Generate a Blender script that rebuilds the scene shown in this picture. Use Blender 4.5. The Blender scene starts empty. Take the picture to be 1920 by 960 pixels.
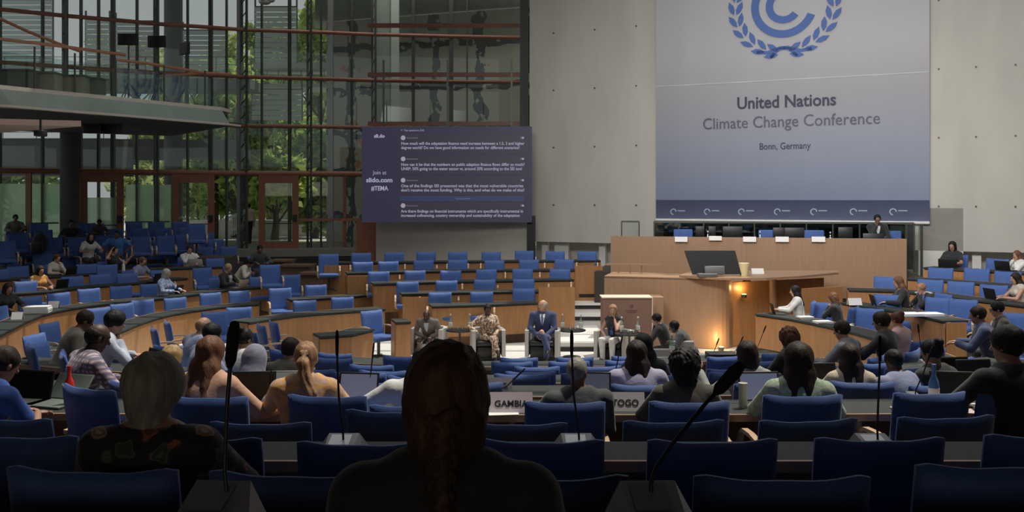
import bpy, bmesh, math, random
import numpy as np
from mathutils import Vector, Matrix, Euler
R = random.Random(7)
C = bpy.context.scene.collection
scn = bpy.context.scene
F = 1700.0          # focal length in pixels of the 1920 px wide frame
EYE = 3.5           # eye height above the stage floor
HZ = 370            # horizon row

# ------------------------------------------------------------------ camera, world, lights
cam_d = bpy.data.cameras.new('camera'); cam = bpy.data.objects.new('camera', cam_d); C.objects.link(cam)
cam.location = (0, 0, EYE); cam.rotation_euler = (math.pi/2, 0, 0)
cam_d.sensor_fit = 'HORIZONTAL'; cam_d.sensor_width = 36; cam_d.lens = 36*F/1920
cam_d.shift_y = -(480-HZ)/1920; cam_d.clip_start = 0.05; cam_d.clip_end = 500
scn.camera = cam
vs = scn.view_settings
vs.view_transform = 'Standard'; vs.look = 'None'; vs.gamma = 1; vs.use_curve_mapping = False; vs.exposure = 0.0
w = bpy.data.worlds.new('sky'); scn.world = w; w.use_nodes = True
w.node_tree.nodes['Background'].inputs[0].default_value = (0.93, 0.97, 1.0, 1)
w.node_tree.nodes['Background'].inputs[1].default_value = 0.40
def area(name, loc, size, rot, power, col=(1,1,1), spread=180):
    d = bpy.data.lights.new(name, 'AREA'); d.shape = 'RECTANGLE'; d.size, d.size_y = size
    d.energy = power; d.color = col; d.spread = math.radians(spread)
    o = bpy.data.objects.new(name, d); C.objects.link(o); o.location = loc; o.rotation_euler = rot
    return o
sun_d = bpy.data.lights.new('sun', 'SUN'); sun_d.energy = 3.2; sun_d.angle = math.radians(0.6); sun_d.color = (1, .93, .80)
sun = bpy.data.objects.new('sun', sun_d); C.objects.link(sun)
SUN_DIR = Vector((-0.30, -0.22, -1.0)).normalized()
sun.rotation_euler = SUN_DIR.to_track_quat('-Z', 'Y').to_euler()
area('skylight_daylight', (1.5, 17.8, 14.3), (19, 17), (0, 0, 0), 980, (1.0, .985, .95), 125)
area('stage_wall_fill', (2.5, 11.5, 8.3), (12, 2), Vector((8, 14, -4.0)).to_track_quat('-Z', 'Y').to_euler(), 420, (1, .97, .92), 78)  # unseen fill light added to even out the stage wall and banner
area('rear_fill', (-2, -4.9, 4.2), (9, 1.2), (math.radians(76), 0, 0), 42, (1, .84, .66))  # unseen fill light added behind the camera for the nearest hair and backs
area('mural_fill', (-4.5, 34.4, 13.8), (10, 1.2), Vector((0, 6.5, -6.5)).to_track_quat('-Z', 'Y').to_euler(), 210, (1, .97, .9))  # unseen fill light added above the frame to brighten the mural

# ------------------------------------------------------------------ helpers
def P(x, y, Y): return Vector(((x-960)/F*Y, Y, EYE-(y-HZ)/F*Y))
def PZ(x, y, z):
    Y = (EYE-z)*F/(y-HZ); return Vector(((x-960)/F*Y, Y, z))
ORD = 'zeroth first second third fourth fifth sixth seventh eighth ninth tenth eleventh twelfth thirteenth fourteenth fifteenth sixteenth seventeenth eighteenth'.split()
_m = {}
def mat(name, col, rough=.6, metal=0.0, noise=0.0, scale=8, bump=0.0, bscale=60, emit=None, spec=.5, col2=None, stretch=None, coat=0, sheen=0):
    if name in _m: return _m[name]
    m = bpy.data.materials.new(name); m.use_nodes = True; nt = m.node_tree; b = nt.nodes['Principled BSDF']
    b.inputs['Base Color'].default_value = (*col, 1); b.inputs['Roughness'].default_value = rough
    b.inputs['Metallic'].default_value = metal; b.inputs['Specular IOR Level'].default_value = spec
    b.inputs['Coat Weight'].default_value = coat; b.inputs['Sheen Weight'].default_value = sheen
    tc = nt.nodes.new('ShaderNodeTexCoord'); mp = nt.nodes.new('ShaderNodeMapping'); nt.links.new(tc.outputs['Object'], mp.inputs[0])
    if stretch: mp.inputs['Scale'].default_value = stretch
    if noise > 0:
        n = nt.nodes.new('ShaderNodeTexNoise'); n.inputs['Scale'].default_value = scale; n.inputs['Detail'].default_value = 5
        nt.links.new(mp.outputs[0], n.inputs['Vector'])
        r = nt.nodes.new('ShaderNodeMapRange'); r.inputs['From Min'].default_value = .3; r.inputs['From Max'].default_value = .7
        nt.links.new(n.outputs[0], r.inputs[0])
        x = nt.nodes.new('ShaderNodeMix'); x.data_type = 'RGBA'
        c2 = col2 if col2 else tuple(c*(1-noise) for c in col)
        x.inputs['A'].default_value = (*col, 1); x.inputs['B'].default_value = (*c2, 1)
        nt.links.new(r.outputs[0], x.inputs['Factor']); nt.links.new(x.outputs['Result'], b.inputs['Base Color'])
    if bump > 0:
        n2 = nt.nodes.new('ShaderNodeTexNoise'); n2.inputs['Scale'].default_value = bscale; n2.inputs['Detail'].default_value = 3
        nt.links.new(mp.outputs[0], n2.inputs['Vector'])
        bp = nt.nodes.new('ShaderNodeBump'); bp.inputs['Strength'].default_value = bump; bp.inputs['Distance'].default_value = .02
        nt.links.new(n2.outputs[0], bp.inputs['Height']); nt.links.new(bp.outputs[0], b.inputs['Normal'])
    if emit:
        b.inputs['Emission Color'].default_value = (*emit[0], 1); b.inputs['Emission Strength'].default_value = emit[1]
    _m[name] = m; return m
def glass_mat(name, tint, gloss=.12, rough=.02, frost=0.0, fcol=None):
    if name in _m: return _m[name]
    m = bpy.data.materials.new(name); m.use_nodes = True; nt = m.node_tree; nt.nodes.clear()
    out = nt.nodes.new('ShaderNodeOutputMaterial'); tr = nt.nodes.new('ShaderNodeBsdfTransparent'); tr.inputs[0].default_value = (*tint, 1)
    gl = nt.nodes.new('ShaderNodeBsdfGlossy'); gl.inputs['Roughness'].default_value = rough; gl.inputs[0].default_value = (.8, .9, .88, 1)
    mx = nt.nodes.new('ShaderNodeMixShader'); mx.inputs[0].default_value = gloss
    nt.links.new(tr.outputs[0], mx.inputs[1]); nt.links.new(gl.outputs[0], mx.inputs[2]); last = mx
    if frost > 0:
        df = nt.nodes.new('ShaderNodeBsdfTranslucent'); df.inputs[0].default_value = (*fcol, 1)
        d2 = nt.nodes.new('ShaderNodeBsdfDiffuse'); d2.inputs[0].default_value = (*fcol, 1)
        a = nt.nodes.new('ShaderNodeMixShader'); a.inputs[0].default_value = .2
        nt.links.new(df.outputs[0], a.inputs[1]); nt.links.new(d2.outputs[0], a.inputs[2])
        m2 = nt.nodes.new('ShaderNodeMixShader'); m2.inputs[0].default_value = frost
        nt.links.new(mx.outputs[0], m2.inputs[1]); nt.links.new(a.outputs[0], m2.inputs[2]); last = m2
    nt.links.new(last.outputs[0], out.inputs[0]); _m[name] = m; return m

class MB:
    """collects shapes; build() makes ONE mesh object"""
    def __init__(s): s.v = []; s.f = []; s.mi = []; s.cur = 0; s.sm = []
    def add(s, vs_, fs, smooth=False):
        n = len(s.v); s.v += [tuple(v) for v in vs_]; s.f += [tuple(i+n for i in f) for f in fs]
        s.mi += [s.cur]*len(fs); s.sm += [smooth]*len(fs); return s
    def box(s, c, size, M=None):
        hx, hy, hz = size[0]/2, size[1]/2, size[2]/2
        vs_ = [Vector((x, y, z)) for z in (-hz, hz) for y in (-hy, hy) for x in (-hx, hx)]
        if M is not None: vs_ = [M @ v for v in vs_]
        vs_ = [v+Vector(c) for v in vs_]
        return s.add(vs_, [(0,2,3,1), (4,5,7,6), (0,1,5,4), (2,6,7,3), (0,4,6,2), (1,3,7,5)])
    def rbox(s, c, size, r=.01, M=None, seg=2):
        bm = bmesh.new(); bmesh.ops.create_cube(bm, size=1)
        bmesh.ops.scale(bm, vec=size, verts=bm.verts)
        bmesh.ops.bevel(bm, geom=bm.edges[:], offset=min(r, min(size)*.49), segments=seg, affect='EDGES', profile=.5)
        bm.verts.index_update()
        vs_ = [v.co.copy() for v in bm.verts]
        if M is not None: vs_ = [M @ v for v in vs_]
        fs = [tuple(v.index for v in f.verts) for f in bm.faces]; bm.free()
        return s.add([v+Vector(c) for v in vs_], fs, True)
    def bar(s, a, b, wd, th, up=(0, 0, 1)):
        a, b = Vector(a), Vector(b); d = b-a; L = d.length; d.normalize(); up = Vector(up)
        x = d.cross(up)
        if x.length < 1e-4: x = d.cross(Vector((0, 1, 0)))
        x.normalize(); z = x.cross(d).normalized(); M = Matrix((x, d, z)).transposed()
        return s.box((a+b)/2, (wd, L, th), M)
    def tube(s, pts, r, n=8, caps=True, smooth=True):
        pts = [Vector(p) for p in pts]; k = len(pts); rs = r if isinstance(r, (list, tuple)) else [r]*k
        vs_ = []; prev = None
        for i, p in enumerate(pts):
            d = (pts[min(i+1, k-1)]-pts[max(i-1, 0)]).normalized()
            if prev is None:
                x = d.cross(Vector((0, 0, 1)))
                if x.length < 1e-3: x = d.cross(Vector((0, 1, 0)))
            else: x = prev-d*prev.dot(d)
            x.normalize(); prev = x; y = d.cross(x)
            for j in range(n):
                t = 2*math.pi*j/n; vs_.append(p+(x*math.cos(t)+y*math.sin(t))*rs[i])
        fs = [(i*n+j, i*n+(j+1) % n, (i+1)*n+(j+1) % n, (i+1)*n+j) for i in range(k-1) for j in range(n)]
        s.add(vs_, fs, smooth)
        if caps: s.add([vs_[j] for j in range(n)], [tuple(range(n))[::-1]]); s.add([vs_[(k-1)*n+j] for j in range(n)], [tuple(range(n))])
        return s
    def lathe(s, prof, c=(0, 0, 0), n=16):
        c = Vector(c); k = len(prof)
        vs_ = [c+Vector((r*math.cos(2*math.pi*j/n), r*math.sin(2*math.pi*j/n), z)) for r, z in prof for j in range(n)]
        fs = [(i*n+j, i*n+(j+1) % n, (i+1)*n+(j+1) % n, (i+1)*n+j) for i in range(k-1) for j in range(n)]
        s.add(vs_, fs, True)
        s.add([vs_[j] for j in range(n)], [tuple(range(n))[::-1]]); s.add([vs_[(k-1)*n+j] for j in range(n)], [tuple(range(n))]); return s
    def ell(s, c, r, M=None, nu=10, nv=7):
        vs_ = []
        for i in range(nv+1):
            a = math.pi*i/nv
            for j in range(nu):
                t = 2*math.pi*j/nu; v = Vector((r[0]*math.sin(a)*math.cos(t), r[1]*math.sin(a)*math.sin(t), r[2]*math.cos(a)))
                if M is not None: v = M @ v
                vs_.append(v+Vector(c))
        fs = [(i*nu+j, (i+1)*nu+j, (i+1)*nu+(j+1) % nu, i*nu+(j+1) % nu) for i in range(nv) for j in range(nu)]
        return s.add(vs_, fs, True)
    def prism(s, poly, z0, z1):
        n = len(poly); vs_ = [(p[0], p[1], z0) for p in poly]+[(p[0], p[1], z1) for p in poly]
        ar = sum(poly[i][0]*poly[(i+1) % n][1]-poly[(i+1) % n][0]*poly[i][1] for i in range(n))
        fs = [tuple(range(n))[::-1], tuple(range(n, 2*n))]+[(i, (i+1) % n, n+(i+1) % n, n+i) for i in range(n)]
        if ar < 0: fs = [f[::-1] for f in fs]
        return s.add(vs_, fs)
    def strip(s, A, B, z0, z1):
        """solid between two parallel polylines A and B (xy) from z0 to z1"""
        n = len(A); vs_ = []
        for i in range(n): vs_ += [(A[i][0], A[i][1], z0), (B[i][0], B[i][1], z0), (B[i][0], B[i][1], z1), (A[i][0], A[i][1], z1)]
        fs = []
        for i in range(n-1):
            a, b = 4*i, 4*i+4
            for j in range(4): fs.append((a+j, a+(j+1) % 4, b+(j+1) % 4, b+j))
        fs += [(3, 2, 1, 0), (4*n-4, 4*n-3, 4*n-2, 4*n-1)]
        return s.add(vs_, fs)
    def data(s, name, mats):
        me = bpy.data.meshes.new(name); me.from_pydata(s.v, [], s.f)
        for m in (mats if isinstance(mats, (list, tuple)) else [mats]): me.materials.append(m)
        me.polygons.foreach_set('material_index', s.mi); me.polygons.foreach_set('use_smooth', s.sm)
        bm = bmesh.new(); bm.from_mesh(me); bmesh.ops.recalc_face_normals(bm, faces=bm.faces[:]); bm.to_mesh(me); bm.free()
        me.update(); return me
    def build(s, name, mats, parent=None, **k): return link(name, s.data(name, mats), parent, **k)
def tag(o, label=None, cat=None, group=None, kind=None):
    if label: o['label'] = label
    if cat: o['category'] = cat
    if group: o['group'] = group
    if kind: o['kind'] = kind
    return o
def link(name, me, parent=None, label=None, cat=None, group=None, kind=None, loc=None, rot=None):
    o = bpy.data.objects.new(name, me); C.objects.link(o)
    if parent is not None: o.parent = parent
    if loc is not None: o.location = loc
    if rot is not None: o.rotation_euler = rot
    return tag(o, label, cat, group, kind)
def thing(name, label, cat, loc=(0, 0, 0), rz=0, group=None):
    return link(name, None, None, label, cat, group, loc=loc, rot=(0, 0, rz))
def copy_tree(o, loc, rz, label, group=None, name=None, scale=None):
    c = o.copy(); C.objects.link(c); c.location = loc; c.rotation_euler = (0, 0, rz); c['label'] = label
    if scale: c.scale = scale
    if group: c['group'] = group
    for ch in KIDS[o.name]:
        d = ch.copy(); C.objects.link(d); d.parent = c
        for g in KIDS.get(ch.name, []):
            e = g.copy(); C.objects.link(e); e.parent = d
    return c
KIDS = {}
def register(o):
    KIDS[o.name] = [x for x in bpy.data.objects if x.parent == o]
    for c in KIDS[o.name]: KIDS[c.name] = [x for x in bpy.data.objects if x.parent == c]
    return o
def struct(name, mb, m): return mb.build(name, m, kind='structure')
def text_mesh(txt, size, m, name, parent, loc, rot, align='LEFT', bold=0.0, extrude=.002, sx=1.0):
    cu = bpy.data.curves.new('t', 'FONT'); cu.body = txt; cu.size = size; cu.align_x = align; cu.extrude = extrude; cu.offset = bold
    cu.resolution_u = 3
    o = bpy.data.objects.new('t', cu); C.objects.link(o); bpy.context.view_layer.update()
    me = bpy.data.meshes.new_from_object(o.evaluated_get(bpy.context.evaluated_depsgraph_get())); me.materials.clear(); me.materials.append(m)
    bpy.data.objects.remove(o); bpy.data.curves.remove(cu)
    r = link(name, me, parent, loc=loc, rot=rot); r.scale = (sx, 1, 1); return r

# ------------------------------------------------------------------ materials
WOOD = mat('beech_veneer', (.44, .215, .085), .42, noise=.22, scale=3, stretch=(6, 6, .5))
WOODP = mat('pale_beech_veneer', (.355, .215, .13), .4, noise=.12, scale=3, stretch=(5, 5, .5))
REDWOOD = mat('reddish_wood', (.33, .13, .07), .45, noise=.3, scale=4, stretch=(5, 5, .6))
RAIL = mat('copper_red_rail', (.33, .135, .085), .4, noise=.2, scale=3)
TOPM = mat('dark_green_linoleum', (.040, .048, .046), .7, noise=.2, scale=20, spec=.25)
DARK = mat('black_plastic', (.014, .014, .016), .42, noise=.3, scale=30)
STEEL = mat('dark_steel', (.10, .108, .10), .45, metal=.5, noise=.2, scale=10)
ALU = mat('brushed_aluminium', (.45, .47, .46), .35, metal=.85, noise=.15, scale=20)
CONC = mat('grey_concrete', (.22, .23, .22), .8, noise=.2, scale=2.5, bump=.2, bscale=30)
BLUE = mat('blue_upholstery', (.045, .115, .37), .65, noise=.25, scale=5, bump=.15, bscale=120, sheen=.15)
DBLUE = mat('dark_blue_piping', (.02, .05, .19), .6, noise=.2, scale=40)
FLOORM = mat('light_grey_carpet', (.62, .61, .58), .85, noise=.12, scale=12, bump=.2, bscale=200)
TIERM = mat('dark_brown_carpet', (.06, .05, .042), .9, noise=.25, scale=20, bump=.2, bscale=150)
WALLM = mat('pale_plaster', (.50, .48, .44), .7, noise=.13, scale=1.1, bump=.08, bscale=9, stretch=(1.3, 1.3, .35))  # upright streaks in the colour imitate soft light reflections on the wall
GREYW = mat('warm_grey_paint', (.52, .49, .44), .75, noise=.08, scale=2)
WHITE = mat('white_card', (.75, .74, .73), .6, noise=.05, scale=20)
PAPER = mat('white_paper', (.78, .78, .76), .7, noise=.05, scale=30)
GLASS = glass_mat('hazed_window_glass', (.96, .99, .97), .04, frost=.07, fcol=(.62, .66, .62))  # slight frost mixed in to imitate a veil of haze over the view
GLASSB = glass_mat('bottle_glass', (.80, .88, .84), .25, .05)
SCREENB = mat('bluish_laptop_display', (.02, .02, .03), .3, emit=((.50, .55, .85), .16), noise=.3, scale=30)
# ------------------------------------------------------------------ figures: smooth implicit surfaces turned into meshes
def _rot(rx=0, ry=0, rz=0): return np.array(Euler((rx, ry, rz)).to_matrix())
class SDF:
    def __init__(s): s.p = []; s.cut = []
    def cone(s, a, b, ra, rb, k=.025): s.p.append(('c', np.array(a, float), np.array(b, float), ra, rb, k)); return s
    def ell(s, c, r, M=None, k=.02): s.p.append(('e', np.array(c, float), np.array(r, float), M, 0, k)); return s
    def sub(s, c, r, M=None, k=.01): s.cut.append(('e', np.array(c, float), np.array(r, float), M, k)); return s
    def plane(s, c, n): s.cut.append(('p', np.array(c, float), np.array(n, float), None, .004)); return s   # removes the side n points to
    def _e(s, X, c, r, M):
        q = X-c
        if M is not None: q = q @ M
        k0 = np.sqrt(((q/r)**2).sum(-1)); k1 = np.sqrt(((q/(r*r))**2).sum(-1))+1e-9
        return k0*(k0-1)/k1
    def ev(s, X):
        d = None
        for t, a, b, e, f, k in s.p:
            if t == 'c':
                ba = b-a; h = np.clip(((X-a) @ ba)/max((ba @ ba), 1e-9), 0, 1)
                x = np.linalg.norm(X-a-h[..., None]*ba, axis=-1)-(e+(f-e)*h)
            else: x = s._e(X, a, b, e)
            if d is None: d = x
            else:
                hh = np.clip(k-np.abs(d-x), 0, None)/k; d = np.minimum(d, x)-hh*hh*k*.25
        for t, a, b, M, k in s.cut:
            x = -s._e(X, a, b, M) if t == 'e' else (X-a) @ b
            hh = np.clip(k-np.abs(d-x), 0, None)/k; d = np.maximum(d, x)+hh*hh*k*.25
        return d
    def mesh(s, h, disp=None):
        lo = np.full(3, 9.); hi = -lo
        for t, a, b, e, f, k in s.p:
            if t == 'c': m = max(e, f); lo = np.minimum(lo, np.minimum(a, b)-m); hi = np.maximum(hi, np.maximum(a, b)+m)
            else: m = b.max(); lo = np.minimum(lo, a-m); hi = np.maximum(hi, a+m)
        lo -= 2.5*h; hi += 2.5*h; n = np.ceil((hi-lo)/h).astype(int)+1
        ax = [lo[i]+np.arange(n[i])*h for i in range(3)]
        X = np.stack(np.meshgrid(*ax, indexing='ij'), -1).astype(np.float32)
        D = s.ev(X)
        if disp is not None: D = D+disp(X)
        # surface nets
        S = D < 0; cs = [(i, j, k) for i in (0, 1) for j in (0, 1) for k in (0, 1)]
        N = tuple(x-1 for x in n); sl = lambda c: tuple(slice(c[i], c[i]+N[i]) for i in range(3))
        cnt = sum(S[sl(c)].astype(np.int8) for c in cs); act = (cnt > 0) & (cnt < 8)
        idx = -np.ones(N, int); A = np.argwhere(act); idx[act] = np.arange(len(A))
        acc = np.zeros((len(A), 3)); w_ = np.zeros(len(A)); ai, aj, ak = A.T
        for c in cs:
            for d in range(3):
                if c[d]: continue
                c2 = list(c); c2[d] = 1
                v0 = D[ai+c[0], aj+c[1], ak+c[2]]; v1 = D[ai+c2[0], aj+c2[1], ak+c2[2]]
                m = (v0 < 0) != (v1 < 0); t = np.where(m, v0/np.where(m, v0-v1, 1), 0)
                p = np.array(c, float)[None]+np.zeros((len(A), 3)); p[:, d] += t
                acc += p*m[:, None]; w_ += m
        V = lo+h*(A+acc/w_[:, None]); Fq = []
        for d in range(3):
            e1, e2 = [(1, 2), (2, 0), (0, 1)][d]
            s0 = [slice(0, n[i]-1) if i == d else slice(1, n[i]-1) for i in range(3)]; s1 = list(s0); s1[d] = slice(1, n[d])
            a = S[tuple(s0)]; b = S[tuple(s1)]; ch = np.argwhere(a != b)
            if not len(ch): continue
            fl = a[tuple(ch.T)]; base = ch+np.array([0 if i == d else 1 for i in range(3)])
            o1 = np.zeros(3, int); o1[e1] = 1; o2 = np.zeros(3, int); o2[e2] = 1
            q = [idx[tuple((base-x).T)] for x in (o1+o2, o2, 0*o1, o1)]
            q = np.stack(q, 1); q[~fl] = q[~fl][:, ::-1]; Fq.append(q)
        Fq = np.concatenate(Fq)
        return V, Fq
def np_mesh(name, V, Fq, mats, extra=None):
    me = bpy.data.meshes.new(name); vs_ = V.tolist(); fs = Fq.tolist()
    if extra is not None:
        n = len(vs_); vs_ += [list(v) for v in extra.v]; fs += [[i+n for i in f] for f in extra.f]
    me.from_pydata(vs_, [], fs); me.materials.append(mats)
    me.polygons.foreach_set('use_smooth', [True]*len(me.polygons)); me.update(); return me
SKIN = {'dark': mat('deep_brown_skin', (.07, .035, .022), .5, noise=.1, scale=9), 'brown': mat('brown_skin', (.20, .10, .06), .5, noise=.1, scale=9),
        'light': mat('light_skin', (.52, .29, .20), .5, noise=.08, scale=9), 'tan': mat('tan_skin', (.36, .19, .12), .5, noise=.08, scale=9)}
def hairm(n, c): return mat(n+'_hair', c, .62, noise=.5, scale=26, bump=.35, bscale=55, stretch=(1, 1, .15), spec=.3)
HAIR = {'black': hairm('black', (.010, .009, .009)), 'dark': hairm('dark_brown', (.030, .017, .012)), 'brown': hairm('brown', (.20, .09, .05)),
        'red': hairm('auburn', (.14, .05, .025)), 'blond': hairm('blond', (.50, .33, .15)), 'lbrown': hairm('light_brown', (.42, .24, .13)),
        'grey': hairm('grey', (.34, .32, .28)), 'white': hairm('white_grey', (.5, .5, .46)), 'braid': hairm('dark_chestnut', (.085, .046, .028))}
EYE_W = mat('eye_white', (.6, .58, .55), .3); LIP = mat('lip', (.28, .09, .08), .5); SHOE = mat('black_shoe_leather', (.015, .014, .013), .35)
def cloth(name, col, kind='plain', c2=None):
    n = name+'_cloth'
    if n in _m: return _m[n]
    m = mat(n, col, .8, noise=.25, scale=10, bump=.35, bscale=14, sheen=.2)
    if kind == 'plain': return m
    nt = m.node_tree; b = nt.nodes['Principled BSDF']; tc = nt.nodes.new('ShaderNodeTexCoord')
    mx = nt.nodes.new('ShaderNodeMix'); mx.data_type = 'RGBA'; mx.inputs['A'].default_value = (*col, 1); mx.inputs['B'].default_value = (*c2, 1)
    if kind == 'plaid':
        fac = None
        for d, sc in (('X', 26), ('Z', 26)):
            wv = nt.nodes.new('ShaderNodeTexWave'); wv.bands_direction = d; wv.inputs['Scale'].default_value = sc*.3; wv.inputs['Distortion'].default_value = .6
            nt.links.new(tc.outputs['Object'], wv.inputs['Vector'])
            if fac is None: fac = wv.outputs[1]
            else:
                mm = nt.nodes.new('ShaderNodeMath'); mm.operation = 'MULTIPLY'; nt.links.new(fac, mm.inputs[0]); nt.links.new(wv.outputs[1], mm.inputs[1]); fac = mm.outputs[0]
        nt.links.new(fac, mx.inputs['Factor'])
    elif kind == 'spots':
        n1 = nt.nodes.new('ShaderNodeTexNoise'); n1.inputs['Scale'].default_value = 22; n1.inputs['Detail'].default_value = 2
        r = nt.nodes.new('ShaderNodeMapRange'); r.inputs['From Min'].default_value = .47; r.inputs['From Max'].default_value = .56
        nt.links.new(tc.outputs['Object'], n1.inputs['Vector']); nt.links.new(n1.outputs[0], r.inputs[0]); nt.links.new(r.outputs[0], mx.inputs['Factor'])
    elif kind == 'floral':   # leaves with pale outlines, salmon and cream blossoms on black
        v = nt.nodes.new('ShaderNodeTexVoronoi'); v.inputs['Scale'].default_value = 13
        ns = nt.nodes.new('ShaderNodeTexNoise'); ns.inputs['Scale'].default_value = 6
        ad = nt.nodes.new('ShaderNodeMixRGB'); ad.inputs[0].default_value = .12
        nt.links.new(tc.outputs['Object'], ad.inputs[1]); nt.links.new(ns.outputs[1], ad.inputs[2]); nt.links.new(ad.outputs[0], v.inputs['Vector'])
        cr = nt.nodes.new('ShaderNodeValToRGB'); e = cr.color_ramp.elements; e[0].position = 0; e[0].color = (.9, .9, .9, 1); e[1].position = .6; e[1].color = (0, 0, 0, 1)
        for p, c in ((.12, .9), (.16, .30), (.30, .34), (.36, .8), (.42, .05)): q = e.new(p); q.color = (c, c, c, 1)
        nt.links.new(v.outputs['Distance'], cr.inputs[0]); nt.links.new(cr.outputs[0], mx.inputs['Factor'])
        c3 = nt.nodes.new('ShaderNodeValToRGB'); c3.color_ramp.interpolation = 'CONSTANT'; e = c3.color_ramp.elements
        e[0].color = (.08, .14, .09, 1); e[1].position = .4; e[1].color = (.40, .13, .07, 1)
        for p, c in ((.6, (.09, .13, .17)), (.78, (.50, .30, .22)), (.9, (.10, .16, .10))): q = e.new(p); q.color = (*c, 1)
        nt.links.new(v.outputs['Color'], c3.inputs[0]); nt.links.new(c3.outputs[0], mx.inputs['B'])
    nt.links.new(mx.outputs['Result'], b.inputs['Base Color']); return m

def ik(S, W, l1, l2, pole):
    d = W-S; L = np.linalg.norm(d)
    if L > (l1+l2)*.985: W = S+d/L*(l1+l2)*.985; d = W-S; L = np.linalg.norm(d)
    u = d/L; a = (l1*l1-l2*l2+L*L)/(2*L); h = math.sqrt(max(l1*l1-a*a, 0))
    p = pole-u*(pole @ u); p = p/(np.linalg.norm(p)+1e-9); return S+u*a+p*h, W
HANDS = {  # wrist target for the right hand (x, y, z) and pole
    'lap': ((.10, .26, .62), (1, -.3, -.6)), 'desk': ((.16, .42, .79), (1, -.4, -.5)), 'type': ((.10, .44, .80), (1, -.4, -.6)),
    'chin': ((.05, .20, 1.06), (.4, .5, -1)), 'face': ((.07, .19, 1.13), (.5, .5, -1)), 'wide': ((.36, .34, .80), (1, -.3, -.3)),
    'up': ((.26, .10, 1.22), (1, .2, -.6)), 'raise': ((.36, .30, 1.05), (.6, .3, -1)), 'cross': ((-.05, .24, .82), (1, .2, -.5)), 'arm': ((.27, .22, .72), (1, -.6, 0)), 'side': ((.26, .04, .86), (1, -.4, 0))}
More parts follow.
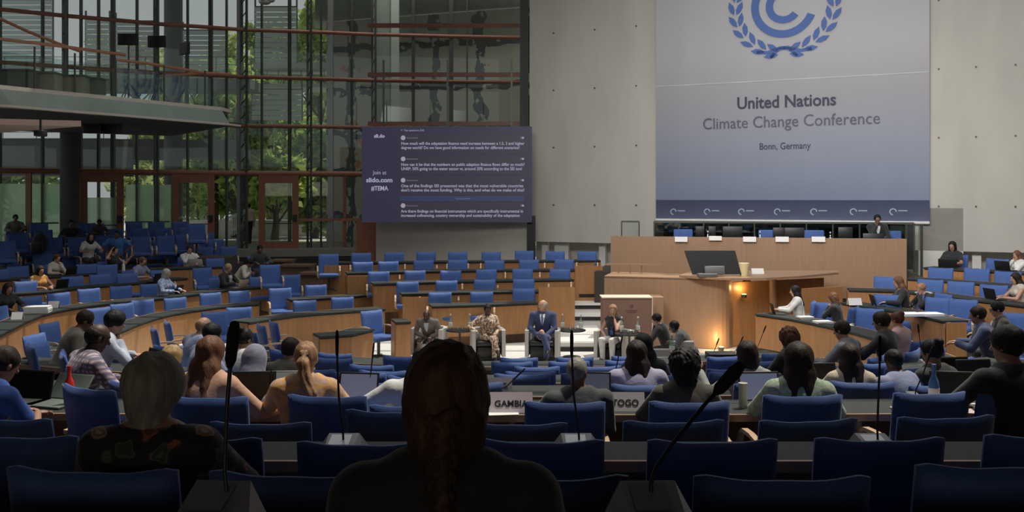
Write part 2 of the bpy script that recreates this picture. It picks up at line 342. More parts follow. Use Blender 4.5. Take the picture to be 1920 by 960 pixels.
def person(loc, rz, label, sk='light', hair='short', hc='dark', top=None, top_kind='shirt', legs=None, lean=8, lh='desk', rh='desk',
           yaw=0, pitch=0, roll=0, scale=1.0, vox=.022, stand=False, glasses=False, lanyard=None, cross=False, wide=1.0, hairscale=1.0, seat=.55, neck_cut=0, female=False, shirt_c=None, tie=None):
    root0 = bpy.data.objects.new('person', None)
    s = SDF(); la = math.radians(-lean); RL = _rot(la)
    hipz = .92 if stand else seat
    def T(p):  # point of the upper body, leaned about the hips
        q = np.array(p, float)-np.array((0, 0, hipz)); return RL @ q+np.array((0, 0, hipz))
    sw = (.165 if female else .195)*wide; dz = hipz-.55
    pel = T((0, 0, .57+dz)); wai = T((0, .0, .73+dz)); che = T((0, 0, .91+dz)); nb = T((0, -.015, 1.055+dz)); hd = T((0, .02, 1.205+dz))
    hw = .105 if female else .115
    body = SDF(); shirt = SDF(); trs = SDF()
    def torso(S, g, k=.05):
        S.ell(pel, (.165*wide+g, .12+g, .12+g), RL, k); S.ell(wai, (.14*wide+g, .105*wide+g, .15+g), RL, k); S.ell(che, (.17*wide+g, .115*wide+g, .165+g), RL, k)
        S.cone(T((-sw+.02, -.01, 1.0+dz)), T((sw-.02, -.01, 1.0+dz)), .062+g, .062+g, k); S.cone(T((-.07, -.01, 1.05+dz)), T((.07, -.01, 1.05+dz)), .05+g, .05+g, k)
        if female:
            for q in (-1, 1): S.ell(T((q*.075, .10, .92+dz)), (.06+g, .05+g, .06+g), RL, .04)
    torso(body, 0); torso(shirt, .014)
    body.cone(nb, hd-np.array((0, .01, .04)), .056, .052, .03)
    # head
    RH = RL @ _rot(math.radians(-pitch), math.radians(roll), 0); RH = _rot(0, 0, math.radians(yaw)) @ RH
    H = lambda p: hd+RH @ np.array(p, float)
    body.ell(H((0, -.005, .025)), (.074, .094, .092), RH, .02); body.ell(H((0, .030, -.045)), (.052, .055, .062), RH, .03)
    body.cone(H((0, .085, .012)), H((0, .108, -.022)), .010, .014, .014); body.ell(H((0, .05, -.088)), (.026, .024, .020), RH, .02)
    for q in (-1, 1):
        body.ell(H((q*.077, -.008, -.005)), (.010, .020, .032), RH, .008); body.ell(H((q*.032, .078, .032)), (.026, .012, .010), RH, .015)
    # arms
    if top_kind == 'jacket':   # shirt front and tie in the jacket's opening
        f_ = MB(); Z = [(.055, 1.045), (.05, .98), (.035, .90), (.012, .82)]
        yy = lambda z: .125+.022+(.012 if z < 1.0 else -.03)
        f_.add([T((q*a, yy(z), z+dz)) for a, z in Z for q in (-1, 1)]+[T((q*a, yy(z)-.05, z+dz)) for a, z in Z for q in (-1, 1)], [(0,1,3,2), (2,3,5,4), (4,5,7,6), (8,9,11,10), (10,11,13,12), (12,13,15,14), (0,2,10,8), (2,4,12,10), (4,6,14,12), (1,3,11,9), (3,5,13,11), (5,7,15,13)])
        f_.build('shirt_front', shirt_c or cloth('pale_shirt', (.6, .6, .62)), root0)
        if tie: t_ = MB(); t_.box(T((0, .162, .91+dz)), (.035, .006, .20), Matrix(RL.tolist())); t_.box(T((0, .135, 1.03+dz)), (.026, .02, .03), Matrix(RL.tolist())); t_.build('tie', tie, root0)
    hands = []; ext = MB()
    for q, pose in ((1, rh), (-1, lh)):
        tgt, pole = HANDS[pose]; S0 = T((q*sw, -.01, 1.0+dz)); Wt = np.array((tgt[0]*q, tgt[1], tgt[2]+(dz if not stand else 0)))
        if stand and pose == 'side': Wt = np.array((q*.25, .05, .78))
        if pose in ('chin', 'face', 'up', 'cross', 'raise'): Wt = T(Wt)
        if pose in ('chin', 'face'): Wt = H((q*.04, .10, -.17 if pose == 'chin' else -.12))
        E, Wr = ik(S0, Wt, .285, .25, np.array((pole[0]*q, pole[1], pole[2]), float))
        body.cone(S0, E, .047*wide, .038, .03); body.cone(E, Wr, .037, .025, .015)
        g = {'shirt': .016, 'jacket': .022, 'tee': .016, 'sleeveless': 0}[top_kind]
        if top_kind == 'tee': shirt.cone(S0, S0+(E-S0)*.62, .047*wide+g, .043+g, .03)
        elif g: shirt.cone(S0, E, .047*wide+g, .038+g, .03); shirt.cone(E, E+(Wr-E)*.93, .037+g, .027+g, .015)
        dr = (Wr-E)/np.linalg.norm(Wr-E)
        if pose in ('type', 'desk', 'wide', 'arm'): dr = np.array((dr[0]*.4, abs(dr[1])+.4, -.12)); dr /= np.linalg.norm(dr)
        up = np.array((0, 0, 1.)) if pose not in ('chin', 'face', 'up', 'raise') else np.array((q*.8, -.5, .2))
        sd = np.cross(dr, up); sd /= np.linalg.norm(sd); nr = np.cross(sd, dr)
        M = Matrix((Vector(sd), Vector(dr), Vector(nr))).transposed(); pc = Wr+dr*.045
        ext.ell(pc, (.038, .052, .015), M, 8, 6)
        for i, (o, L) in enumerate(((-.027, .060), (-.009, .072), (.009, .068), (.026, .052))):
            a = pc+sd*o+dr*.035; b_ = a+dr*L*.5-nr*.006; c_ = b_+dr*L*.42-nr*L*.35
            ext.tube([a, b_, c_], [.0095, .0088, .007], 6)
        ti = -1 if q > 0 else 1
        a = Wr+sd*ti*.022+dr*.02; b_ = a+sd*ti*.028+dr*.025-nr*.005; c_ = b_+dr*.028+sd*ti*.004-nr*.008
        ext.tube([a, b_, c_], [.012, .010, .008], 6)
    # legs
    for q in (-1, 1):
        hp = np.array((q*.085, 0, hipz-.02))
        if stand: kn = np.array((q*.09, .03+q*.06, .50)); an = np.array((q*.09, q*.12-.02, .09)); 
        elif cross and q > 0: kn = np.array((-.02, .44, .62)); an = np.array((-.16, .56, .28))
        else: kn = np.array((q*.12, .43, .50)); an = np.array((q*.11, .40, .09))
        tip = an+np.array((0, .15, -.035)); tip[2] = max(tip[2], .03) 
        body.cone(hp, kn, .082, .052, .012); body.cone(kn, an, .050, .034, .008); body.cone(an+np.array((0, -.02, -.03)), tip, .034, .026, .02)
        trs.cone(hp, kn, .096, .074, .03); trs.cone(kn, an, .074, .052, .02)
        s_ = MB(); s_.tube([an+np.array((0, -.06, -.045)), an+np.array((0, -.01, -.03)), tip+np.array((0, -.02, 0)), tip+np.array((0, .04, -.01))], [.034, .046, .042, .02], 8)
        if q < 0: shoes = [s_]
        else: shoes.append(s_)
    trs.ell(pel-np.array((0, 0, .01)), (.172*wide, .130, .135), None, .04); trs.plane(T((0, 0, .70+dz)), RL @ np.array((0, 0, 1.)))
    shirt.plane(T((0, 0, .585+dz)), RL @ np.array((0, 0, -1.))); shirt.sub(T((0, .02, 1.15+dz+neck_cut)), (.095+max(0, -neck_cut), .10, .075), RL)
    V, Q = body.mesh(vox); me_ = np_mesh('person', V, Q, SKIN[sk], ext); kids_ = [o for o in C.objects if o.parent == root0]; bpy.data.objects.remove(root0); root = link('person', me_, loc=loc, rot=(0, 0, rz)); root.scale = (scale,)*3
    for o in kids_: o.parent = root
    tag(root, label, 'person')
    V, Q = shirt.mesh(vox); link({'jacket': 'jacket', 'tee': 't_shirt', 'shirt': 'shirt', 'sleeveless': 'top'}[top_kind], np_mesh('shirt', V, Q, top), root)
    V, Q = trs.mesh(vox*1.1); link('trousers', np_mesh('trousers', V, Q, legs or cloth('charcoal', (.03, .03, .035))), root)
    for s_ in shoes: link('shoe', s_.data('shoe', SHOE), root)
    # hair
    hs = hairscale; h = SDF(); hh = HAIR.get(hc) or hc; nm = 'hair'
    def cap(r=(.087, .105, .100), c=(0, -.014, .034)):
        h.ell(H(c), tuple(x*hs for x in r), RH, .02)
    face = lambda zz=-.02, yy=.115, rr=(.068, .075, .085): h.sub(H((0, yy, zz)), rr, RH)
    amp, fr = .004, 60
    if hair == 'short': cap(); face(); h.plane(H((0, .0, -.035)), RH @ np.array((0, .45, -1.))/1.1)
    elif hair == 'buzz': cap((.079, .099, .096), (0, -.008, .028)); face(-.01, .11, (.07, .06, .08)); h.plane(H((0, 0, -.02)), RH @ np.array((0, .5, -1.))/1.12); amp = .001
    elif hair == 'bald': cap((.079, .1, .094), (0, -.012, .015)); h.sub(H((0, .01, .10)), (.085, .10, .07), RH); face(0, .10, (.09, .09, .12)); h.plane(H((0, 0, -.04)), RH @ np.array((0, .5, -1.))/1.12); amp = .001
    elif hair == 'none': h = None
    elif hair == 'afro': cap((.118, .125, .118), (0, -.02, .035)); h.cone(H((0, -.04, .0)), H((0, -.05, -.08)), .105, .085); face(-.03, .13, (.072, .085, .10)); amp, fr = .010, 95
    elif hair == 'curly': cap((.105, .115, .11), (0, -.02, .03)); h.cone(H((0, -.04, -.02)), H((0, -.05, -.14)), .095, .08); face(-.03, .12, (.07, .075, .10)); amp, fr = .010, 70
    elif hair == 'fluffy': cap((.112, .120, .112), (0, -.02, .03)); h.cone(H((0, -.03, -.01)), H((0, -.04, -.11)), .10, .065); face(-.04, .12, (.068, .07, .10)); amp, fr = .007, 40
    elif hair == 'bob': cap((.094, .108, .102)); h.ell(H((0, -.03, -.07)), (.098, .085, .10), RH, .05); face(-.05, .10, (.066, .08, .12)); amp, fr = .004, 50
    elif hair == 'long':
        cap((.094, .108, .102)); h.ell(H((0, -.035, -.10)), (.10, .075, .14), RH, .05); b_ = T((0, -.11, .90+dz))
        h.cone(H((-.05, -.06, -.1)), b_+np.array((-.05, 0, 0)), .06, .035, .05); h.cone(H((.05, -.06, -.1)), b_+np.array((.05, 0, 0)), .06, .035, .05); face(-.06, .09, (.064, .08, .14)); amp, fr = .004, 45
    elif hair == 'pony':
        cap((.085, .103, .100)); face(); h.plane(H((0, 0, -.05)), RH @ np.array((0, .5, -1.))/1.12)
        b_ = T((.03, -.15, .86+dz)); m_ = H((.0, -.155, -.02)); h2 = SDF(); h2.ell(H((0, -.11, .045)), (.03, .03, .03)).cone(H((0, -.115, .045)), m_, .026, .038).cone(m_, b_+np.array((.02, 0, .12)), .042, .05).cone(b_+np.array((.02, 0, .12)), b_, .045, .015)
        V, Q = h2.mesh(vox*.6, lambda X: .004*np.sin(X[..., 0]*140+6*np.sin(X[..., 2]*12))); link('ponytail', np_mesh('ponytail', V, Q, hh), root)
        e_ = MB(); e_.lathe([(.024, -.012), (.034, -.008), (.036, 0), (.034, .008), (.024, .012)], H((0, -.118, .038)), 10); e_.build('hair_tie', DARK, root)
    elif hair == 'bun': cap((.086, .104, .100)); face(); h.plane(H((0, 0, -.05)), RH @ np.array((0, .5, -1.))/1.12); h.ell(H((0, -.09, .10)), (.042, .042, .042), RH, .01)
    elif hair == 'braid':
        cap((.094, .112, .108)); h.ell(H((0, -.03, -.06)), (.088, .085, .10), RH, .05); face(-.05, .10, (.066, .08, .12)); amp, fr = .005, 75
        br = SDF()
        for i in range(9):
            z = -.02-i*.034; w_ = .030-.0012*i
            for q in (-1, 1): br.cone(H((q*w_*.75, -.118-.004*i, z+.017*(q > 0))), H((-q*w_*.30, -.135-.003*i, z-.020+.017*(q > 0))), w_*.62, w_*.55, .004)
        V, Q = br.mesh(.006, lambda X: .0015*np.sin(X[..., 0]*500+X[..., 2]*300)); link('braid', np_mesh('braid', V, Q, hh), root)
        e_ = MB(); e_.lathe([(.012, -.016), (.022, -.010), (.024, 0), (.022, .010), (.012, .016)], H((0, -.155, -.335)), 12); e_.build('hair_tie', DARK, root)
        tl = SDF(); tl.cone(H((0, -.155, -.35)), H((-.035, -.15, -.47)), .018, .008, .01).cone(H((0, -.155, -.35)), H((.03, -.15, -.46)), .018, .008, .01)
        V, Q = tl.mesh(.006, lambda X: .002*np.sin(X[..., 0]*600)); link('braid_end', np_mesh('braid_end', V, Q, hh), root)
    elif hair == 'hood': nm = 'hood'; cap((.108, .125, .120), (0, -.02, .03)); h.cone(H((0, -.03, -.02)), nb+np.array((0, -.04, -.04)), .11, .13, .05); face(-.03, .12, (.068, .08, .10)); amp, fr = .003, 25
    if h is not None:
        V, Q = h.mesh(min(vox*.8, .016), lambda X: amp*np.sin(X[..., 0]*fr*1.3+3*np.sin(X[..., 2]*fr*.35))*np.sin(X[..., 1]*fr+2*np.sin(X[..., 0]*fr*.5)))
        link(nm, np_mesh(nm, V, Q, hh), root)
    # face features
    for q in (-1, 1):
        e_ = MB(); e_.ell(H((q*.031, .0765, .012)), (.014, .010, .008), Matrix(RH.tolist()), 8, 6); eo = e_.build('eye', EYE_W, root)
        p_ = MB(); p_.ell(H((q*.031, .0845, .012)), (.006, .004, .006), Matrix(RH.tolist()), 8, 6); p_.build('iris', DARK, eo)
    e_ = MB(); e_.ell(H((0, .083, -.057)), (.022, .008, .007), Matrix(RH.tolist()), 8, 6); e_.build('mouth', LIP, root)
    if glasses:
        g_ = MB(); Mh = Matrix(RH.tolist())
        for q in (-1, 1):
            g_.tube([H((q*.031+.024*math.cos(t), .098, .012+.017*math.sin(t))) for t in np.linspace(0, 2*math.pi, 13)], .003, 5); g_.tube([H((q*.055, .098, .016)), H((q*.078, .0, .012))], .003, 5)
        g_.tube([H((-.008, .099, .015)), H((.008, .099, .015))], .003, 5); g_.build('glasses', DARK, root)
    if lanyard:
        l_ = MB(); l_.tube([T((-.06, .06, 1.07+dz)), T((-.045, .125, .97+dz)), T((0, .155, .80+dz))], .006, 5); l_.tube([T((.06, .06, 1.07+dz)), T((.045, .125, .97+dz)), T((0, .155, .80+dz))], .006, 5)
        l_.rbox(T((0, .16, .75+dz)), (.07, .006, .10), .003, Matrix(RL.tolist())); l_.build('lanyard', lanyard, root)
    return root
# ------------------------------------------------------------------ the setting: shell, stage wall, glazed facade
mb = MB(); mb.box((0, 14, -.05), (44, 50, .1)); struct('floor', mb, FLOORM)
def lineY(px, A, B):   # point on the plan line through A and B (pixel column, depth) seen in column px
    a = Vector(((A[0]-960)/F*A[1], A[1])); b = Vector(((B[0]-960)/F*B[1], B[1])); k = (px-960)/F; d = b-a
    t = (k*a.y-a.x)/(d.x-k*d.y); return a+d*t
# stage wall (pale slab hung clear of the floor, bolts in a grid)
SWA, SWB = (1240, 28.5), (1740, 25.2)
sw = lambda px: lineY(px, SWA, SWB)
w0, w1 = sw(993), sw(2080); wd = (w1-w0).normalized(); wn = Vector((wd.y, -wd.x))   # wn points to the room
WANG = math.atan2(wd.y, wd.x)
def onwall(px, off=0): q = sw(px)+wn*off; return q
def wall_strip(mb, pa, pb, z0, z1, th, off=0):
    a = sw(pa)+wn*off; b = sw(pb)+wn*off; mb.prism([a, b, b-wn*th, a-wn*th], z0, z1)
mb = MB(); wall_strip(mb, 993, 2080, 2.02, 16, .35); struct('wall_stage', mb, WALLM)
mb = MB()
for px in (1038, 1115, 1193, 1760, 1830, 1904):
    q = sw(px)
    for j in range(-1, 5):
        z = EYE-.25+j*1.9
        if z > 2.2: mb.tube([(q.x, q.y, z), (q.x+wn.x*.02, q.y+wn.y*.02, z)], .028, 8)
o = mb.build('trim_1', mat('bolt_steel', (.10, .09, .075), .5, metal=.6, noise=.2), kind='structure')
mb = MB(); wall_strip(mb, 985, 2080, 0, 2.0, .3, -.9); struct('wall_behind_stage', mb, GREYW)
mb = MB(); wall_strip(mb, 1722, 1800, 1.2, 3.1, .2, -.34); wall_strip(mb, 1722, 1806, 1.0, 3.2, .05, .0); struct('wall_stage_pier', mb, mat('light_grey_paint', (.62, .61, .57), .7, noise=.06))
for n, px in enumerate((1014, 1045, 1122, 1832)):
    q = sw(px)-wn*.4; mb = MB(); mb.box((q.x, q.y, 1.0), (.22 if n != 1 else .5, .12, 2.0), Matrix.Rotation(WANG, 3, 'Z')); mb.build('trim_%d' % (n+2), mat('white_post_paint', (.62, .62, .58), .6), kind='structure')
# ceiling: a closed slab with the glazed opening over the assembly, a low deck over the rear seats
mb = MB()
for c, s_ in (((0, 3.75, 15), (44, 9.5, .3)), ((0, 34.5, 15), (44, 13, .3)), ((-16, 18.25, 15), (12, 19.5, .3)), ((17.5, 18.25, 15), (9, 19.5, .3))): mb.box(c, s_)
struct('ceiling', mb, mat('ceiling_paint', (.35, .36, .35), .8, noise=.05))
mb = MB(); mb.box((0, .2, 5.3), (36, 10.8, .3)); struct('ceiling_low_deck', mb, mat('dark_deck_paint', (.05, .05, .05), .8))
mb = MB(); mb.box((0, -5.5, 3), (44, .3, 6)); struct('wall_rear', mb, mat('dark_acoustic_wall', (.03, .03, .033), .8))
mb = MB(); mb.box((17.5, 14, 7.5), (.3, 44, 15)); struct('wall_right', mb, GREYW)
mb = MB(); mb.box((-17.8, 9, 7.5), (.3, 30, 15)); struct('wall_left', mb, mat('dark_acoustic_wall', (.03, .03, .033), .8))
# skylight louvres over the opening (their shade makes the streaks of sun)
sk = thing('skylight_louvre', 'row of grey louvre blades high in the glazed roof opening', 'louvre', group=None); sk['kind'] = 'structure'
for i in range(17):
    mb = MB(); mb.box((1.5, 9.0+i*1.15, 14.9), (23, .05, .45)); mb.build('blade', STEEL, sk)
rp = random.Random(11); mb = MB()
for i in range(13):
    for j in range(12):
        if rp.random() < (.28 if j > 1 else .0): mb.box((-9.1+i*1.77, 9.3+j*1.63, 15.25), (1.77, 1.63, .04))  # unseen opaque panels added at random to make the sun patchy
mb.build('sun_breaker_panel', mat('sun_breaker', (.4, .4, .4), .7), sk)

# facade: a bowed glass wall on copper red rails
FAC = [(-260, 28.0), (-120, 29.5), (0, 31.0), (120, 32.1), (230, 33.0), (293, 33.6), (395, 34.3), (458, 34.8), (545, 35.1), (620, 35.4), (701, 35.8), (775, 36.0), (846, 36.2), (985, 36.5)]
def facY(px):
    for (a, ya), (b, yb) in zip(FAC, FAC[1:]):
        if px <= b: t = (px-a)/(b-a); return ya+(yb-ya)*t
    return FAC[-1][1]
def fac(px, off=0): Y = facY(px)+off; return Vector(((px-960)/F*Y, Y))
TRZ = EYE+45/F*34.6       # transom height
FLZ = 1.55                # floor level behind the left tiers
def zf(y, px=458): return EYE+(HZ-y)/F*facY(px)
RZ = [zf(57), zf(145), zf(236)]
mb = MB(); A = [fac(p, -.6) for p, _ in FAC]; B = [fac(p, 3.6) for p, _ in FAC]; mb.strip(A, B, FLZ-.5, FLZ); struct('floor_lobby', mb, mat('lobby_stone', (.20, .20, .18), .6, noise=.2))
for n, z in enumerate(RZ+[TRZ]):
    mb = MB(); pp = [(fac(p, -.12).x, fac(p, -.12).y, z) for p, _ in FAC]
    mb.tube(pp, .075 if n < 3 else .11, 8); mb.build('trim_%d' % (n+6), RAIL, kind='structure')
# the bays: panes and their posts
POSTS = [-120, 0, 80, 122, 152, 185, 212, 257, 293, 352, 395, 425, 458, 491, 543, 580, 602, 620, 660, 701, 775, 846, 876, 985]
heavy = {122: .26, 212: .12, 293: .24, 458: .30, 620: .20, 701: .20, 846: .16, 543: .11, 580: .22, 395: .13, 775: .12}
DOORS = [(150, 232), (322, 402), (485, 560)]
for n, (a, b) in enumerate(zip(POSTS, POSTS[1:])):
    win = thing('window_%d' % (n+1), None, None); win['kind'] = 'structure'; del_ = None
    pa, pb = fac(a), fac(b)
    mb = MB(); z0 = TRZ if any(not (b <= d0 or a >= d1) for d0, d1 in DOORS) else FLZ+.15
    for za, zb in zip([z0]+RZ[::-1], RZ[::-1]+[14.9]):
        if zb-za > .1: mb.prism([pa, pb, pb+Vector((0, .02)), pa+Vector((0, .02))], za+.02, zb-.02)
    mb.build('pane', GLASS, win)
    wv = heavy.get(b, .055); q = fac(b, -.05); mb = MB()
    if b != 458 and wv < .2 or b in (620,):
        mb.box((q.x, q.y, (FLZ+14.9)/2), (wv, .16, 14.9-FLZ)); mb.build('mullion', ALU if b in (580, 620) else STEEL, win)
    else:   # trussed post: two chords and small stays
        for s_ in (-1, 1): mb.box((q.x+s_*wv*.4, q.y-.1*s_, (FLZ+14.9)/2), (.07, .12, 14.9-FLZ))
        for k in range(24): mb.bar((q.x-wv*.4, q.y, FLZ+k*.55), (q.x+wv*.4, q.y-.1, FLZ+.27+k*.55), .03, .03)
        mb.build('mullion', STEEL, win)
        if b == 458: mb = MB(); mb.box((q.x-.2, q.y-.05, (FLZ+14.9)/2), (.12, .1, 14.9-FLZ)); mb.build('cover_strip', ALU, win)
# doors
FROST = glass_mat('frosted_green_glass', (.8, .9, .8), .05, frost=.62, fcol=(.80, .95, .76))
for n, (a, b) in enumerate(DOORS):
    pa, pb = fac(a, -.15), fac(b, -.15); d = (pb-pa); W = d.length; ang = math.atan2(d.y, d.x); Mr = Matrix.Rotation(ang, 3, 'Z'); c = (pa+pb)/2
    dr = thing('door_%d' % (n+1), 'timber framed glass door number in the glazed wall', 'door', (c.x, c.y, FLZ), ang); dr['kind'] = 'structure'
    for k in ('label', 'category'): del dr[k]
    H = TRZ-FLZ-.05; sw_ = .24
    mb = MB(); mb.box((-W/2+sw_/2, 0, H/2), (sw_, .12, H)); mb.box((W/2-sw_/2, 0, H/2), (sw_, .12, H)); mb.box((0, 0, H-.16), (W-2*sw_, .11, .32)); mb.box((0, 0, .12), (W-2*sw_, .11, .24)); mb.build('door_frame', REDWOOD, dr)
    mb = MB(); gz = .24; top = H-.32
    if n == 0: mb.box((0, 0, (gz+top-.55)/2), (W-2*sw_, .03, top-.55-gz)); mb.build('frosted_film', FROST, dr); mb = MB(); mb.box((0, 0, top-.27), (W-2*sw_, .02, .54)); mb.build('glass', GLASS, dr)
    else: mb.box((0, 0, (gz+top)/2), (W-2*sw_, .02, top-gz)); mb.build('glass', GLASS, dr)
    mb = MB(); mb.box((W/2-sw_/2-.02, -.09, 1.15), (.16, .06, .26)); mb.tube([(-W/2+sw_, -.1, .95), (W/2-sw_, -.1, .95)], .018, 8); mb.build('door_handle', DARK, dr)
# frosted fields with push bars beside the doors, and the slim red posts
for n, (a, b) in enumerate(((-60, 50), (58, 112), (236, 288), (298, 320))):
    pa, pb = fac(a, -.1), fac(b, -.1); mb = MB(); mb.prism([pa, pb, pb+Vector((0, .03)), pa+Vector((0, .03))], FLZ+.1, TRZ-.45)
    o = mb.build('window_%d' % (40+n), FROST, kind='structure')
    if n: mb = MB(); mb.bar((pa.x, pa.y-.08, FLZ+1.05), (pb.x, pb.y-.08, FLZ+1.05), .05, .05); mb.build('push_bar', STEEL, o)
for n, px in enumerate((54, 646)):
    q = fac(px, -.12); mb = MB(); mb.box((q.x, q.y, (FLZ+TRZ)/2), (.12 if n else .18, .1, TRZ-FLZ)); mb.build('trim_%d' % (20+n), REDWOOD, kind='structure')
q0, q1 = fac(560, -.3), fac(676, -.3); mb = MB(); mb.bar((q0.x, q0.y, EYE-42/F*35), (q1.x, q1.y, EYE-42/F*35), .06, .10); mb.build('trim_22', RAIL, kind='structure')
mb = MB(); q0, q1 = fac(395, -.5), fac(705, -.9); mb.prism([q0, q1, q1+Vector((0, .8)), q0+Vector((0, .8))], 1.25, FLZ-.02); mb.build('trim_23', mat('sill_stone', (.28, .26, .22), .6, noise=.1), kind='structure')
mb = MB(); q0, q1 = fac(440, -1.0), fac(720, -1.4); mb.prism([q0, q1, q1+Vector((0, .35)), q0+Vector((0, .35))], 0, 1.22); mb.build('wall_left_base', mat('black_plinth', (.02, .02, .02), .8), kind='structure')
# inner glass screen (behind the video wall) on its own rails, round column, edge post
for n, y in enumerate((48, 140, 232)):
    z = EYE+(HZ-y)/F*34.0; mb = MB(); mb.box(((690+978)/2/F*34-960/F*34, 34.0, z), (288/F*34, .16, .15)); mb.build('trim_%d' % (24+n), RAIL, kind='structure')
q = P(718, 0, 37.5); mb = MB(); mb.lathe([(.42, 0), (.42, 15)], (q.x, q.y, 0), 24); mb.build('column_round', mat('smooth_concrete', (.30, .32, .30), .6, noise=.1), kind='structure')
q = P(741, 0, 37.3); mb = MB(); mb.box((q.x, q.y, 8), (.32, .2, 14)); mb.build('trim_28', mat('white_metal_strip', (.55, .58, .55), .5), kind='structure')
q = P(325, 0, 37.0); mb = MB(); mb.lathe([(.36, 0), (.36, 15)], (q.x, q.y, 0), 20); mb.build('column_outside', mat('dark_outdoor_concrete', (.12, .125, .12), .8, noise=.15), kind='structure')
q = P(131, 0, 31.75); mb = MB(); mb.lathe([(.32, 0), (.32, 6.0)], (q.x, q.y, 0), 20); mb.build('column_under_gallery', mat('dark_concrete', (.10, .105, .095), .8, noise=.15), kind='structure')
q = P(983, 0, 33.5); mb = MB(); mb.box((q.x, q.y, 7.5), (.32, .5, 15)); mb.build('trim_29', mat('grey_post', (.10, .11, .11), .6), kind='structure')
# low grey wall and timber panel under the video wall
a, b = P(705, 0, 30.6), P(994, 0, 30.0); mb = MB(); mb.prism([(a.x, a.y), (b.x, b.y), (b.x, b.y+.3), (a.x, a.y+.3)], 0, 2.95); struct('wall_below_screen', mb, GREYW)
a, b = P(668, 0, 31.0), P(706, 0, 31.0); mb = MB(); mb.prism([(a.x, a.y), (b.x, b.y), (b.x, b.y+.2), (a.x, a.y+.2)], 0, 2.7); struct('wall_timber_panel', mb, REDWOOD)
a = P(988, 0, 29.6); b = P(1004, 0, 29.6); mb = MB(); mb.prism([(a.x, a.y), (b.x, b.y), (b.x, b.y+.2), (a.x, a.y+.2)], 0, 2.9); struct('wall_dark_slot', mb, DARK)

# mural wall beyond the glass
def mural_mat():
    m = bpy.data.materials.new('painted_mural'); m.use_nodes = True; nt = m.node_tree; b = nt.nodes['Principled BSDF']; L = nt.links.new
    tc = nt.nodes.new('ShaderNodeTexCoord'); n0 = nt.nodes.new('ShaderNodeTexNoise'); n0.inputs['Scale'].default_value = .9; n0.inputs['Detail'].default_value = 3
    L(tc.outputs['Object'], n0.inputs['Vector']); sub = nt.nodes.new('ShaderNodeVectorMath'); sub.operation = 'SUBTRACT'; sub.inputs[1].default_value = (.5, .5, .5); L(n0.outputs[1], sub.inputs[0])
    sc = nt.nodes.new('ShaderNodeVectorMath'); sc.operation = 'SCALE'; sc.inputs['Scale'].default_value = .9; L(sub.outputs[0], sc.inputs[0])
    ad = nt.nodes.new('ShaderNodeVectorMath'); L(tc.outputs['Object'], ad.inputs[0]); L(sc.outputs[0], ad.inputs[1])
    sp = nt.nodes.new('ShaderNodeSeparateXYZ'); L(ad.outputs[0], sp.inputs[0])
    def M(op, a, bb=None, c=None):
        q = nt.nodes.new('ShaderNodeMath'); q.operation = op
        for i, x in enumerate((a, bb, c)):
            if x is None: continue
            if isinstance(x, (int, float)): q.inputs[i].default_value = x
            else: L(x, q.inputs[i])
        return q.outputs[0]
    def bands(ch, per, wdt, ph):
        f = M('FRACT', M('DIVIDE', M('ADD', sp.outputs[ch], ph), per)); return M('LESS_THAN', M('ABSOLUTE', M('SUBTRACT', f, .5)), wdt)
    g = M('MAXIMUM', bands(0, 2.05, .10, .4), bands(2, 1.95, .085, .3))
    n1 = nt.nodes.new('ShaderNodeTexNoise'); n1.inputs['Scale'].default_value = 2.2; n1.inputs['Detail'].default_value = 6; L(tc.outputs['Object'], n1.inputs['Vector'])
    msk = M('MULTIPLY', g, M('GREATER_THAN', n1.outputs[0], .41))
    n2 = nt.nodes.new('ShaderNodeTexNoise'); n2.inputs['Scale'].default_value = .55; L(tc.outputs['Object'], n2.inputs['Vector'])
    org = M('MULTIPLY', M('GREATER_THAN', n2.outputs[0], .66), M('GREATER_THAN', n1.outputs[0], .52))
    x1 = nt.nodes.new('ShaderNodeMix'); x1.data_type = 'RGBA'; x1.inputs['A'].default_value = (.42, .40, .33, 1); x1.inputs['B'].default_value = (.45, .16, .06, 1); L(org, x1.inputs['Factor'])
    x2 = nt.nodes.new('ShaderNodeMix'); x2.data_type = 'RGBA'; L(x1.outputs['Result'], x2.inputs['A']); x2.inputs['B'].default_value = (.035, .045, .055, 1); L(msk, x2.inputs['Factor'])
    L(x2.outputs['Result'], b.inputs['Base Color']); b.inputs['Roughness'].default_value = .8; return m
a = P(612, 0, 43.0); b = P(1000, 0, 39.5)
mb = MB(); mb.prism([(a.x, a.y), (b.x, b.y), (b.x, b.y+.3), (a.x, a.y+.3)], 0, EYE+(HZ-26)/F*41); struct('wall_mural', mb, mural_mat())
mb = MB(); mb.prism([(a.x-1, a.y+2), (b.x+2, b.y+2), (b.x+2, b.y-2.6), (a.x+.6, a.y-5.2)], EYE+(HZ-22)/F*41, EYE+(HZ-22)/F*41+.4); struct('ceiling_lobby', mb, CONC)
mb = MB(); mb.box((-8, 55, 1.15), (90, 32, .4)); o = struct('ground_outside', mb, mat('pale_paving', (.50, .50, .48), .8, noise=.1, scale=.6))
